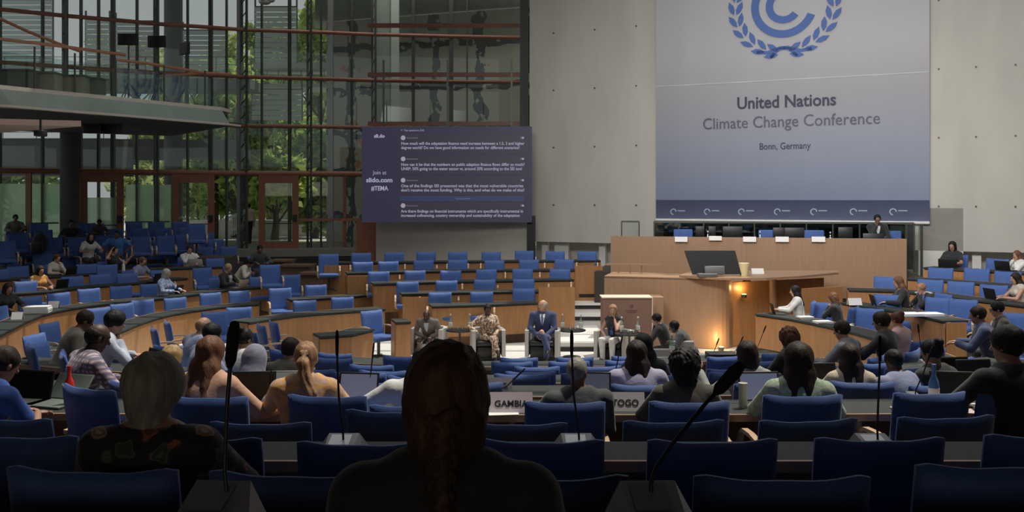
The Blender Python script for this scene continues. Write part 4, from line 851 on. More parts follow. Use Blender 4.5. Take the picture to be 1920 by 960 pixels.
# upper rows without desks
UP = [(1.80, [(26, 472), (80, 474), (132, 471), (184, 468), (236, 466), (290, 465), (329, 465), (383, 463), (428, 462)], 'lowest row of the dark seat block'), (2.02, [(15, 461), (65, 459), (115, 456), (196, 455), (245, 452), (300, 451), (358, 450), (404, 449)], 'second row of the dark seat block'),
      (2.24, [(8, 452), (49, 446), (98, 445), (145, 444), (196, 441), (264, 447-4), (310, 442), (345, 440), (386, 437)], 'third row of the dark seat block'), (2.42, [(34, 436), (81, 431), (160, 430), (215, 429), (262, 428), (305, 427), (350, 427)], 'fourth row of the dark seat block'),
      (2.62, [(73, 419), (163, 418), (206, 413), (251, 416), (293, 416), (338, 415), (368, 420)], 'uppermost row of the dark seat block')]
for k, (z, L, ph) in enumerate(UP):
    row_chairs(L, z, ph, 'dark blue seats in front of the frosted doors', cen=(0, 6))
    ln = sorted(L); A = [PZ(px, y+2, z).xy+Vector((.3, -.62)) for px, y in ln]; A = [A[0]-Vector((4, 1.2))]+A+[A[-1]+Vector((.9, .3))]
    mb = MB(); mb.strip(A, [a+Vector((-.2, 1.3)) for a in A], .01+k*.0004, z-1.0); mb.build('floor_terrace_%d' % (k+1), TIERM, kind='structure')
row_chairs([(1871, 485)], 2.01, 'the highest arc right of the rostrum', 'blue armchairs right of the rostrum')
row_chairs([(1764, 502), (1832, 503), (1890, 509)], 1.81, 'the fourth arc right of the rostrum', 'blue armchairs right of the rostrum', cen=(0, 8))
row_chairs([(1662, 519), (1745, 524), (1802, 528), (1864, 534), (1921, 539)], 1.61, 'the third arc right of the rostrum', 'blue armchairs right of the rostrum', cen=(0, 8))
row_chairs([(1665, 552), (1762, 558), (1806, 561)], 1.41, 'the second arc right of the rostrum', 'blue armchairs right of the rostrum', cen=(0, 8))
row_chairs([(1545, 567), (1631, 578), (1896, 586)], 1.21, 'the lowest arc right of the rostrum', 'blue armchairs right of the rostrum', cen=(0, 8))
chair_px(1708, 601, 1.0, 'blue armchair seen side on at the end of the binder desk', turn=.9)
chair_px(448, 576, 1.0, 'blue armchair standing free before the end of the lowest door side arc', turn=-.3)
chair_px(402, 584, 1.0, 'blue armchair standing free beside the microphone top', turn=-.3)
chair_px(696, 582, .99, 'loose blue armchair with white arm standing beside the man in brown', cen=(4, 12))
# near rows by column; (column of the back's middle, row of its top)
NC = {'A': [(162, 885), (548, 893), (1015, 900), (1472, 900), (1890, 876)], 'B': [(20, 820), (365, 824), (676, 834), (1010, 829), (1340, 829), (1656, 826), (1975, 819)],
      'C': [(0, 787), (485, 795), (740, 773), (968, 796), (1266, 792), (1521, 790), (1781, 784)], 'D': [(153, 728), (385, 746), (610, 744), (768, 762), (1060, 756), (1295, 755), (1510, 743), (1757, 738), (1915, 728)]}
RK = {'A': 'nearest', 'B': 'second nearest', 'C': 'third nearest', 'D': 'fourth nearest'}
for r, L in NC.items():
    for i, (px, y) in enumerate(L):
        Y = NR[r][0]; X = (px-960)/F*Y; Y = rowY(r, X); rz = face_to(X, Y, 0, 30)+R.uniform(-.05, .05)
        if r == 'D' and i == 0: rz = -.5
        d = Vector((-math.sin(rz), math.cos(rz))); zt_ = EYE-(y-HZ)/F*Y; z = NR[r][1]
        o = put_chair(X+d.x*.33, Y+d.y*.33, z, rz, 'blue armchair seen from behind, %s from the left in %s row' % (ORD[i+1], RK[r]), 'blue armchairs seen from behind')
        o.scale = (1, 1, min(1.08, max(.93, (zt_-z)/.995)))
# ------------------------------------------------------------------ rostrum, steps, lectern, rail
da, db = Vector(P(1145, 0, 24.6).xy), Vector(P(1700, 0, 22.95).xy); dd = (db-da).normalized(); dn = Vector((-dd.y, dd.x))   # dn away from the room
DANG = math.atan2(dd.y, dd.x); MR = Matrix.Rotation(DANG, 3, 'Z'); DW = (db-da).length; DT = 2.43
ros = thing('rostrum', 'tall pale beech rostrum bench running under the banner', 'bench', (da.x, da.y, 0), DANG)
mb = MB(); mb.box((DW/2, .04, (DT+.9)/2), (DW, .08, DT-.9)); mb.build('front_panel', WOODP, ros)
mb = MB(); mb.box((DW-.04, .72, DT/2), (.08, 1.3, DT)); mb.box((.04, .5, DT/2), (.08, .9, DT)); mb.build('side_panel', WOODP, ros)
mb = MB(); mb.box((DW/2, .42, DT-.22), (DW-.2, .65, .05)); mb.build('worktop', TOPM, ros)
mb = MB(); mb.box((DW/2, .05, DT+.008), (DW, .10, .016)); mb.build('top_edge', WOODP, ros)
mb = MB(); q = da+dn*1.35+dd*DW/2; mb.box((q.x, q.y, .74), (DW+.9, 2.6, 1.46), MR); mb.build('floor_dais', TIERM, kind='structure')
# lower speakers' bench: long front, rounded corner, recessed bay with lit pillars, oval lid
LT = EYE-150/F*21.2
low = thing('speaker_bench', 'wide beech bench with rounded corner in front of the rostrum', 'bench')
a0 = P(1133, 0, 21.6).xy; a1 = P(1336, 0, 20.9).xy; u = (a1-a0).normalized(); nn = Vector((-u.y, u.x))
arc = [a1+u*(.42*math.sin(t))+nn*(.42*(1-math.cos(t))) for t in np.linspace(0, math.pi/2, 7)]
face = [a0, a0.lerp(a1, .5), a1]+arc[1:]; inner = [a0+nn*.08, a0.lerp(a1, .5)+nn*.08, a1+nn*.08]+[a1+nn*.42+(p-(a1+nn*.42))*.8 for p in arc[1:]]
mb = MB(); mb.strip(face, inner, 0.01, LT-.02); mb.build('front_panel', WOODP, low)
mb = MB(); mb.prism([a0, a1]+arc[2:]+[arc[-1]+nn*.7, a0+nn*1.2], LT-.05, LT); mb.build('worktop', WOODP, low)
e0 = arc[-1]; e1 = P(1545, 0, 22.4).xy
mb = MB(); mb.prism([e0, e1, e1+Vector((0, .08)), e0+Vector((0, .08))], 0.01, LT-.12); mb.build('recessed_panel', WOOD, low)
mb = MB(); c0 = P(1275, 0, 21.1).xy; pts = [c0+Vector((0, .12)), P(1310, 0, 20.75).xy, P(1370, 0, 20.45).xy, P(1437, 0, 20.5).xy, P(1500, 0, 21.0).xy, P(1572, 0, 22.0).xy, P(1572, 0, 22.6).xy, P(1300, 0, 22.6).xy]
mb.prism(pts, LT, LT+.05); mb.build('counter_lid', WOODP, low)
for px in (1400, 1449):
    q = P(px, 0, 21.6); mb = MB(); mb.lathe([(.09, .01), (.09, LT)], (q.x, q.y, 0), 16); mb.build('pillar', WOODP, low)
mb = MB(); q0, q1 = P(1505, 0, 21.0), P(1580, 0, 21.6); mb.prism([q0.xy, q1.xy, q1.xy+Vector((0, .1)), q0.xy+Vector((0, .1))], .01, LT-.25); mb.build('low_side_panel', WOOD, low)
mb = MB(); z = LT+.22
q = [P(1136, 0, 22.6), P(1225, 0, 22.3), P(1180, 0, 23.2)]
mb.bar((q[0].x, q[0].y, z-.02), (P(1240, 0, 22.2).x, 22.2, z), .06, .04)
for px in (1160, 1181, 1203): w_ = P(px, 0, 22.4); mb.tube([(w_.x, w_.y, LT-.1), (w_.x, w_.y, z)], .018, 6)
mb.build('handrail', WOODP, low)
# small spot lamps in the bay that light the wood
for px, z, e in ((1352, .12, 14), (1395, 1.25, 5)):
    q = P(px, 0, 20.6 if z < 1 else 21.2); t = thing('uplight', 'small floor uplight glowing at the foot of the rounded bench corner' if z < 1 else 'small downlight glowing under the lid of the beech bench', 'lamp', (q.x, q.y, z-.1))
    mb = MB(); mb.lathe([(.06, 0), (.07, .05), (.07, .08)], n=12); mb.build('housing', STEEL, t); mb = MB(); mb.lathe([(.055, .08), (.055, .09)], n=12); mb.build('lens', mat('lamp_lens', (1, .8, .4), .3, emit=((1, .75, .35), 3)), t)
    l = bpy.data.lights.new('bay_lamp', 'POINT'); l.energy = e; l.color = (1, .66, .26); l.shadow_soft_size = .05; lo = bpy.data.objects.new('bay_lamp', l); C.objects.link(lo); lo.location = (q.x-.02, q.y-.02, z+.12)
# lectern
q = P(1176, 0, 19.9); t = thing('lectern', 'boxy brown lectern with cream top edge at the foot of the steps', 'lectern', (q.x, 19.9, 0.01)); wd_ = 92/F*19.9; H = EYE-188/F*19.9
mb = MB(); mb.rbox((0, .25, H/2-.02), (wd_, .5, H-.04), .01); mb.build('body', mat('mauve_brown_veneer', (.27, .15, .115), .45, noise=.12, scale=4), t)
mb = MB(); mb.rbox((0, .25, H-.015), (wd_+.04, .54, .03), .008); mb.box((wd_/2+.012, -.0, H/2), (.025, .03, H-.02)); mb.build('top_edge', mat('cream_edge', (.72, .58, .44), .5), t)
MARK = mat('grey_brown_print', (.14, .08, .07), .6)
mb = MB(); mb.lathe([(.035, 0), (.035, .004)], n=16); o = mb.build('emblem', MARK, t); o.location = (.10, -.003, H-.20); o.rotation_euler = (math.pi/2, 0, 0)
for k, ww in enumerate((.26, .20)): mb = MB(); mb.box((.10, -.003, H-.29-.04*k), (ww, .004, .018)); mb.build('printed_line', MARK, t)
q = P(1226, 0, 21.0); mb = MB(); mb.rbox((q.x, 20.9, .62), (.34, .5, 1.22), .01); mb.build('side_cabinet', WOODP, label='narrow beech cabinet squeezed between lectern and speaker bench', cat='cabinet')
# light steps with dark risers beside the rostrum
LS = mat('pale_step_stone', (.72, .70, .66), .6, noise=.08)
for n, (x0, y, z, Y) in enumerate(((1036, 594, .42, 23.4), (1078, 572, .62, 24.2), (1087, 551, .82, 25.2))):
    a, b = P(x0, 0, Y), P(1140, 0, Y); mb = MB(); mb.box(((a.x+b.x)/2, Y+1.2, (z-.1)/2), (b.x-a.x, 2.36, z-.1)); mb.build('floor_stair_%d' % (n+1), LS, kind='structure')
    mb = MB(); mb.box(((a.x+b.x)/2, Y+1.2, z-.052), (b.x-a.x+.04, 2.42, .09)); mb.build('trim_%d' % (50+n), DARK, kind='structure'); mb = MB(); mb.box(((a.x+b.x)/2, Y+1.2, z), (b.x-a.x, 2.38, .012)); mb.build('floor_tread_%d' % (n+1), LS, kind='structure')
a, b = P(1010, 0, 20.6), P(1140, 0, 20.6); mb = MB(); mb.box(((a.x+b.x)/2, 22.3, .10), (b.x-a.x, 3.4, .19)); mb.build('floor_podium', LS, kind='structure'); mb = MB(); mb.box(((a.x+b.x)/2, 20.59, .05), (b.x-a.x, .02, .10)); mb.build('trim_54', DARK, kind='structure')
# big monitor standing on the bench
q = P(1338, 522, 20.9); t = thing('large_monitor', 'large black monitor tilted back on the speaker bench, seen from behind', 'monitor', (q.x, 20.9, LT+.05), .03)
Mt = Matrix.Rotation(math.radians(-14), 3, 'X'); mb = MB(); W = 1.16; H = .60
V = [(-W/2-.06, 0, H), (W/2-.04, 0, H-.0), (W/2+.07, 0, .04), (-W/2+.1, 0, .04)]
V = [Mt @ Vector(v) for v in V]; V2 = [v+Vector((0, .06, 0)) for v in V]; mb.add(V+V2, [(0, 1, 2, 3), (7, 6, 5, 4), (0, 4, 5, 1), (1, 5, 6, 2), (2, 6, 7, 3), (3, 7, 4, 0)]); mb.build('screen_back', DARK, t)
mb = MB(); mb.rbox((-.0, -.08, .14), (.46, .1, .2), .02, Mt); mb.rbox((-.18, -.14, .04), (.44, .2, .08), .015); mb.build('stand', mat('grey_stand', (.12, .12, .125), .5), t)
q = P(1397, 0, 20.9); mb = MB(); mb.lathe([(.09, 0), (.13, .30)], (q.x, 21.0, LT+.05), 12); mb.build('lampshade', mat('cream_lit_shade', (.75, .62, .36), .6), label='cream shade standing beside the large black monitor', cat='lamp')
def tent(loc, w_, h_, rz, name, label, txt=None, m=WHITE, txts=.1, group=None, lines=0):
    t = thing(name, label, 'sign', loc, rz, group); d = h_*.42; mb = MB()
    mb.add([(-w_/2, -d, 0), (w_/2, -d, 0), (w_/2, 0, h_), (-w_/2, 0, h_), (-w_/2, d, 0), (w_/2, d, 0), (-w_/2, -d+.006, 0), (w_/2, -d+.006, 0), (w_/2, 0, h_-.01), (-w_/2, 0, h_-.01), (-w_/2, d-.006, 0), (w_/2, d-.006, 0)],
           [(0, 1, 2, 3), (3, 2, 5, 4), (7, 6, 9, 8), (8, 9, 10, 11), (0, 3, 9, 6), (3, 4, 10, 9), (1, 7, 8, 2), (2, 8, 11, 5)]); mb.build('card', m, t)
    ang = math.atan2(h_, d)
    if txt: text_mesh(txt, txts, mat('black_print', (.02, .02, .025), .6), 'lettering', t, (0, -d*.70-.0022, h_*.30), (ang, 0, 0), 'CENTER', bold=.0015, extrude=.0004)
    for k in range(lines):
        mb = MB(); z = h_*(.30+.28*k); mb.box((0, -d*(1-z/h_)-.003, z), (w_*(.62-.12*k), .003, h_*.11)); mb.build('printed_line', mat('grey_print', (.25, .25, .28), .6), t)
    return t
q = P(1420, 509, 21.6); tent((q.x, q.y, LT+.05), .30, .13, .1, 'name_card', 'small white name card on the counter beside the large monitor')
# items on the rostrum edge
for i, px in enumerate((1277, 1405, 1466, 1534)):
    Y = lineY(px, (1145, 24.6), (1700, 22.95)).y-.03; q = P(px, 449, Y); mb = MB(); mb.box((0, 0, 0), (.33, .05, .14), Matrix.Rotation(math.radians(-18), 3, 'X')); t = thing('name_plate', 'white name plate hung over the rostrum edge, %s from the steps' % ORD[(1, 3, 4, 5)[i]], 'sign', (q.x, q.y-.02, q.z+.0), DANG, 'name plates on the rostrum edge'); mb.build('plate', WHITE, t)
Y = lineY(1341, (1145, 24.6), (1700, 22.95)).y-.03; q = P(1341, 447, Y); mb = MB(); mb.box((0, 0, 0), (.33, .05, .12), Matrix.Rotation(math.radians(-18), 3, 'X')); t = thing('name_plate', 'white name plate hung over the rostrum edge, second from the steps', 'sign', (q.x, q.y-.02, q.z+.0), DANG, 'name plates on the rostrum edge'); mb.build('plate', WHITE, t)
def on_ros(px, back): p = lineY(px, (1145, 24.6), (1700, 22.95)); return p+dn*back
for i, (px, wpx) in enumerate(((1278, 32), (1445, 26), (1535, 34), (1686, 24))):
    p = on_ros(px, .95); H = DT+.12; t = thing('dais_chair', 'dark blue high chair back showing over the rostrum, %s from the steps' % ORD[i+1], 'chair', (p.x, p.y, 1.47), DANG+math.pi, 'dark blue chairs behind the rostrum'); 
    mb = MB(); mb.rbox((0, -.2, .78), (.52, .09, .72), .03); mb.build('backrest', BLUE, t); mb = MB(); mb.rbox((0, .04, .42), (.52, .48, .1), .03); mb.build('seat', BLUE, t); mb = MB(); mb.tube([(0, 0, .38), (0, 0, .02)], .04, 8); mb.lathe([(.24, 0), (.24, .03)], n=12); mb.build('pedestal', STEEL, t)
for i, (px, w_, h_) in enumerate(((1312, .24, .28), (1335, .20, .28), (1374, .52, .28), (1462, .30, .26), (1492, .50, .26), (1589, .36, .28))):
    p = on_ros(px, .40); t = thing('desk_monitor', 'small dark monitor back on the rostrum, %s from the steps' % ORD[i+1], 'monitor', (p.x, p.y, DT-.195), DANG, 'dark monitors on the rostrum'); mb = MB(); mb.rbox((0, 0, h_*.6+.18), (w_, .04, h_), .01); mb.build('screen_back', DARK, t); mb = MB(); mb.tube([(0, 0, 0), (0, 0, .3)], .02, 8); mb.rbox((0, .02, .01), (.2, .15, .02), .005); mb.build('stand', DARK, t)
BOT = [(.034, 0), (.036, .02), (.036, .15), (.030, .18), (.014, .22), (.013, .27), (.016, .272), (.016, .29)]
def bottle(loc, label, m=None, cap_m=None, s=1.0, group=None):
    t = thing('water_bottle', label, 'bottle', loc, 0, group); MB().lathe([(r*s, z*s) for r, z in BOT[:6]], n=14).build('body', m or GLASSB, t)
    MB().lathe([(.015*s, .268*s), (.015*s, .295*s)], n=10).build('cap', cap_m or WHITE, t)
    MB().lathe([(.0372*s, .06*s), (.0372*s, .13*s)], n=14).build('label_band', WHITE, t); return t
for i, px in enumerate((1327, 1426, 1559)):
    p = on_ros(px, .25); bottle((p.x, p.y, DT-.195), 'clear water bottle on the rostrum, %s from the steps' % ORD[i+1], s=1.25, group='water bottles on the rostrum')
# glass rail behind the rostrum
rl = thing('glass_railing', 'dark framed glass railing along the back of the rostrum', 'railing')
RT = EYE-45/F*26.5
g0 = on_ros(1218, 1.75); g1 = on_ros(1741, 1.75); g2 = on_ros(1153, 1.75); g3 = on_ros(1188, 1.75)
DG = glass_mat('dark_smoked_glass', (.22, .26, .25), .10)
for a, b in ((g0, g1), (g2, g3)):
    mb = MB(); mb.bar((a.x, a.y, RT), (b.x, b.y, RT), .05, .05); mb.build('top_rail', STEEL, rl)
    mb = MB(); mb.prism([a, b, b+Vector((0, .012)), a+Vector((0, .012))], 1.55, RT-.03); mb.build('glass_panel', DG if a is g0 else GLASS, rl)
    n = 10 if a is g0 else 1
    for k in range(n+1):
        q = a.lerp(b, k/n); mb = MB(); mb.box((q.x, q.y-.02, (RT+1.47)/2), (.035, .035, RT-1.47)); mb.build('post', STEEL, rl)
a, b = on_ros(1236, 2.3), on_ros(1700, 2.3); mb = MB(); mb.prism([a, b, b+Vector((0, .1)), a+Vector((0, .1))], 1.0, RT-.08); struct('wall_behind_rostrum', mb, mat('dark_green_grey_panel', (.07, .08, .075), .6, noise=.1))
a, b = on_ros(1708, .6), on_ros(1738, .6); mb = MB(); mb.prism([a, b, b+Vector((0, .02)), a+Vector((0, .02))], 1.0, RT+.0); t = thing('glass_screen', 'upright green tinted glass screen at the wall end of the rostrum', 'screen'); mb.build('glass_panel', GLASS, t); mb = MB()
for q in (a, b): mb.box((q.x, q.y, (RT+.9)/2), (.05, .05, RT-.9))
mb.build('post', STEEL, t)

# ------------------------------------------------------------------ conference banner
bo = sw(1232)+wn*.12; be = sw(1743)+wn*.12; BW = (be-bo).length; zb = EYE-42/F*26.8; 
def vband(px): return (sw(px)+wn*.12-bo).length
zB = EYE-40.5/F*sw(1240).y; BH = 14.2-zB
ban = thing('banner', 'huge white to blue conference banner hanging on the pale wall', 'banner', (bo.x, bo.y, zB), WANG)
bm_ = bpy.data.materials.new('banner_print'); bm_.use_nodes = True; nt = bm_.node_tree; bs = nt.nodes['Principled BSDF']; tc = nt.nodes.new('ShaderNodeTexCoord'); sp = nt.nodes.new('ShaderNodeSeparateXYZ'); nt.links.new(tc.outputs['Object'], sp.inputs[0])
mr = nt.nodes.new('ShaderNodeMapRange'); mr.inputs['From Min'].default_value = 0; mr.inputs['From Max'].default_value = 6; nt.links.new(sp.outputs['Z'], mr.inputs[0]); cr = nt.nodes.new('ShaderNodeValToRGB'); nt.links.new(mr.outputs[0], cr.inputs[0]); nt.links.new(cr.outputs[0], bs.inputs['Base Color'])
e = cr.color_ramp.elements; e[0].position = 0; e[0].color = (.22, .25, .40, 1); e[1].position = 1; e[1].color = (.40, .40, .425, 1)
for p, c in ((.10, (.13, .15, .27)), (.101, (.44, .50, .71)), (.25, (.43, .48, .63)), (.5, (.415, .43, .51)), (.6, (.41, .41, .45))): q = e.new(p); q.color = (*c, 1)
bs.inputs['Roughness'].default_value = .55
mb = MB(); nx = 40
V = []; Fc = []
for i in range(nx+1):
    x = BW*i/nx
    for z in (0, BH): 
        for y in (0, .012): V.append((x, y+.012*math.sin(x*5.1)*math.sin(x*1.7), z))
for i in range(nx):
    a = 4*i; b = a+4; Fc += [(a, b, b+2, a+2), (a+1, a+3, b+3, b+1), (a, a+1, b+1, b), (a+2, b+2, b+3, a+3)]
mb.add(V, Fc, True); mb.build('cloth', bm_, ban)
mb = MB(); mb.tube([(0, 0, -.03), (BW, 0, -.03)], .045, 8); mb.build('bottom_rod', mat('pale_rod', (.6, .6, .58), .5), ban)
INK = mat('banner_blue_ink', (.055, .12, .36), .6); NAVY = mat('banner_navy_ink', (.022, .025, .065), .6); GREYI = mat('banner_grey_ink', (.075, .08, .12), .6); PALE = mat('banner_pale_ink', (.30, .34, .45), .6)
def bz(px, y): return EYE+(HZ-y)/F*sw(px).y-zB
def btext(txt, px, y, hpx, wpx, m, bold):
    o = text_mesh(txt, 1.0, m, 'lettering', ban, (vband(px), -.03, bz(px, y)), (math.pi/2, 0, 0), 'CENTER', bold=bold, extrude=.003)
    s_ = hpx/F*sw(px).y; w0_ = max(v.co.x for v in o.data.vertices)-min(v.co.x for v in o.data.vertices); W_ = vband(px+wpx/2)-vband(px-wpx/2)
    o.scale = (W_/w0_, s_, 1)
btext('United Nations', 1474, 201.5, 32, 184, NAVY, .018); btext('Climate Change Conference', 1478.5, 238, 31, 329, GREYI, .0); btext('Bonn, Germany', 1472.5, 280, 18, 95, NAVY, .0)
mb = MB(); z0_ = bz(1240, 163); z1_ = bz(1740, 132); mb.bar((0.02, -.012, z0_), (BW-.02, -.012, z0_), .004, .022); mb.build('seam', mat('seam_white', (.52, .52, .54), .6), ban)
ex, ez = vband(1471), bz(1471, 12); S = sw(1471).y/F     # emblem centre; S metres per pixel
def arcband(r0, r1, a0, a1, n=40):
    V = []; 
    for i in range(n+1):
        a = math.radians(a0+(a1-a0)*i/n)
        for r in (r0, r1):
            for y in (-.028, -.022): V.append((ex+r*S*math.cos(a), y, ez+r*S*math.sin(a)))
    Fq = [(4*i+j, 4*i+k, 4*i+4+k, 4*i+4+j) for i in range(n) for j, k in ((0, 2), (2, 3), (3, 1), (1, 0))]
    return MB().add(V, Fq+[(0, 1, 3, 2), (4*n, 4*n+2, 4*n+3, 4*n+1)])
arcband(46, 60, 40, 338).build('emblem_outer_arc', INK, ban); arcband(20, 33, 50, 322).build('emblem_inner_arc', INK, ban)
lv = MB()
def leaf(x, z, ang, L, wd_):
    pts = [(-.5, 0), (-.2, .42), (.15, .45), (.5, 0), (.15, -.45), (-.2, -.42)]; V = []
    for u_, v_ in pts: X = u_*L; Z = v_*wd_; V.append((ex+(x+X*math.cos(ang)-Z*math.sin(ang))*S, ez+(z+X*math.sin(ang)+Z*math.cos(ang))*S))
    V3 = [(a, -.028, b) for a, b in V]+[(a, -.022, b) for a, b in V]; n = 6; lv.add(V3, [tuple(range(n)), tuple(range(n, 2*n))[::-1]]+[(i, (i+1) % n, n+(i+1) % n, n+i) for i in range(n)])
for side in (-1, 1):
    for k in range(11):
        a = math.radians(-76+k*15.5); rr = 88
        x = side*rr*math.cos(a); z = rr*math.sin(a)*.98; tg = a+math.pi/2
        for dr_, da_ in ((9, -.38), (-6, .42)):
            ang = tg+da_ if side > 0 else math.pi-(tg+da_)
            leaf(x+side*dr_*math.cos(a), z+dr_*math.sin(a), ang, 27, 11)
lv.build('emblem_laurel', INK, ban)
for side in (-1, 1):
    mb = MB(); pts = [(ex+side*x*S, -.025, ez+z*S) for x, z in ((50, -84), (30, -86), (5, -78), (-12, -82), (-24, -96))]; 
    for a, b in zip(pts, pts[1:]): mb.bar(a, b, .006, 5*S, (0, -1, 0)) if 0 else mb.bar(a, b, .006, 6*S)
    mb.build('emblem_ribbon', INK, ban)
for i, px in enumerate((1265, 1328, 1392, 1459, 1527, 1601, 1675)):
    c = (vband(px), bz(px, 397)); mb = MB()
    for j in range(12):
        a = 2*math.pi*j/12; b = 2*math.pi*(j+1)/12
        if 9 <= j <= 11: continue
        mb.add([(c[0]+r*S*math.cos(t), y, c[1]+r*S*math.sin(t)) for r in (4.2, 6.5) for t in (a, b) for y in (-.028, -.022)], [(0, 2, 6, 4), (1, 5, 7, 3), (0, 4, 5, 1), (2, 3, 7, 6), (0, 1, 3, 2), (4, 6, 7, 5)])
    mb.lathe([(2.2*S, -.003), (2.2*S, .003)], n=10) if 0 else None
    mb.build('small_emblem', PALE, ban); mb = MB(); mb.box((c[0]+16*S, -.025, c[1]+2*S), (15*S, .006, 2.2*S)); mb.build('small_lettering', PALE, ban)

# ------------------------------------------------------------------ video wall
Y = 29.4; a = P(678.5, 417, Y); b = P(997.5, 237, Y); SW, SH = b.x-a.x, b.z-a.z
scr = thing('video_wall', 'large dark blue video wall listing audience questions', 'screen', (a.x, Y, a.z)); px_ = SW/319
mb = MB(); mb.box((SW/2, .12, SH/2), (SW, .22, SH)); mb.build('casing', DARK, scr)
sm = bpy.data.materials.new('video_panel'); sm.use_nodes = True; nt = sm.node_tree; bs = nt.nodes['Principled BSDF']; bs.inputs['Base Color'].default_value = (.01, .01, .015, 1); bs.inputs['Roughness'].default_value = .5
bs.inputs['Emission Color'].default_value = (.029, .027, .053, 1); bs.inputs['Emission Strength'].default_value = .85
mb = MB(); mb.box((SW/2, 0, SH/2), (SW, .02, SH)); mb.build('display', sm, scr)
def em(n, c): return mat(n, (.02, .02, .02), .5, emit=(c, 1.0))
TXT = em('screen_lettering', (.30, .30, .42)); DIM = em('screen_dim_lettering', (.16, .16, .24)); CARD = em('screen_card', (.024, .023, .037)); STRIPE = em('screen_blue_band', (.025, .032, .085)); AV = em('screen_avatar', (.28, .28, .36))
def sx(px): return (px-678.5)*px_
def sz(py): return (417-py)*px_
def stext(t, px, py, h, wpx=None, m=TXT, bold=.0, al='LEFT'):
    o = text_mesh(t, h*px_*1.38, m, 'lettering', scr, (sx(px), -.025, sz(py)), (math.pi/2, 0, 0), al, bold=bold*px_, extrude=.002)
    if wpx: w0_ = max(v.co.x for v in o.data.vertices)-min(v.co.x for v in o.data.vertices); o.scale = (wpx*px_/w0_, 1, 1)
for y0, y1, m in ((251, 286, CARD), (291, 326, CARD), (331, 366, CARD), (379, 415, CARD), (367.5, 377, STRIPE)):
    mb = MB(); mb.box((sx(866), -.014, sz((y0+y1)/2)), (232*px_, .006, (y1-y0)*px_)); mb.build('card' if m is CARD else 'band', m, scr)
stext('sli.do', 711.5, 258, 6.5, 20, TXT, .35, 'CENTER'); stext('Join at', 712, 327, 7.5, 26, TXT, 0, 'CENTER'); stext('slido.com', 711.5, 341.5, 8.5, 49, TXT, .4, 'CENTER'); stext('#TEMA', 712, 357, 8.5, 32, TXT, .3, 'CENTER')
stext('Top questions (24)', 757, 246, 3.6, 38, TXT); stext('=', 751, 246, 3.6, 3.5, TXT)
QS = [(258.5, 'How much will the adaptation finance need increase between a 1.5, 2 and higher', 'degree world? Do we have good information on needs for different scenarios?', 231, 222), (298, 'How can it be that the numbers on public adaption finance flows differ so much?', 'UNEP: 50% going to the water sector vs. around 20% according to the SEI tool', 231, 226),
      (338, 'One of the findings SEI presented was that the most vulnerable countries', "don't receive the most funding. Why is this, and what do we make of this?", 229, 231), (385.5, 'Are there findings on financial instruments which are specifically instrumental in', 'increased cofinancing, country ownership and sustainability of the adaptation', 229, 222)]
for y, l1, l2, w1_, w2_ in QS:
    mb = MB(); mb.lathe([(4.4*px_, -.003), (4.4*px_, .003)], n=18); o = mb.build('avatar', AV, scr); o.location = (sx(756), -.02, sz(y)); o.rotation_euler = (math.pi/2, 0, 0)
    stext('Anonymous', 762, y+1.5, 3.2, 22, DIM); stext('7', 975.5, y+1.5, 3.4, 2, TXT); mb = MB(); mb.box((sx(980.5), -.02, sz(y)), (3.5*px_, .005, 3.5*px_)); mb.build('like_mark', TXT, scr)
    stext(l1, 752, y+13, 5.6, w1_, TXT, .12); stext(l2, 752, y+21, 5.6, w2_, TXT, .12)
stext('Send question', 868.5, 373.5, 2.8, 28, DIM, 0, 'CENTER')
for q in (.12, .5, .88): mb = MB(); mb.box((SW*q, .3, SH+1.0), (.06, .06, 2.4)); mb.build('bracket', STEEL, scr)

for n, (x0, x1, y, Y) in enumerate(((505, 545, 488, 29.6), (522, 584, 497, 28.8), (560, 610, 512, 27.6))):
    z = EYE-(y-HZ)/F*Y; a, b = P(x0, 0, Y), P(x1, 0, Y); mb = MB(); mb.prism([(a.x, a.y), (b.x, b.y), (b.x, b.y+.8), (a.x, a.y+.8)], z-.06, z); mb.prism([(a.x+.05, a.y+.1), (b.x-.05, b.y+.1), (b.x-.05, b.y+.75), (a.x+.05, a.y+.75)], .01, z-.06); mb.build('floor_landing_%d' % (n+1), mat('brown_step_wood', (.16, .09, .06), .5, noise=.15), kind='structure')
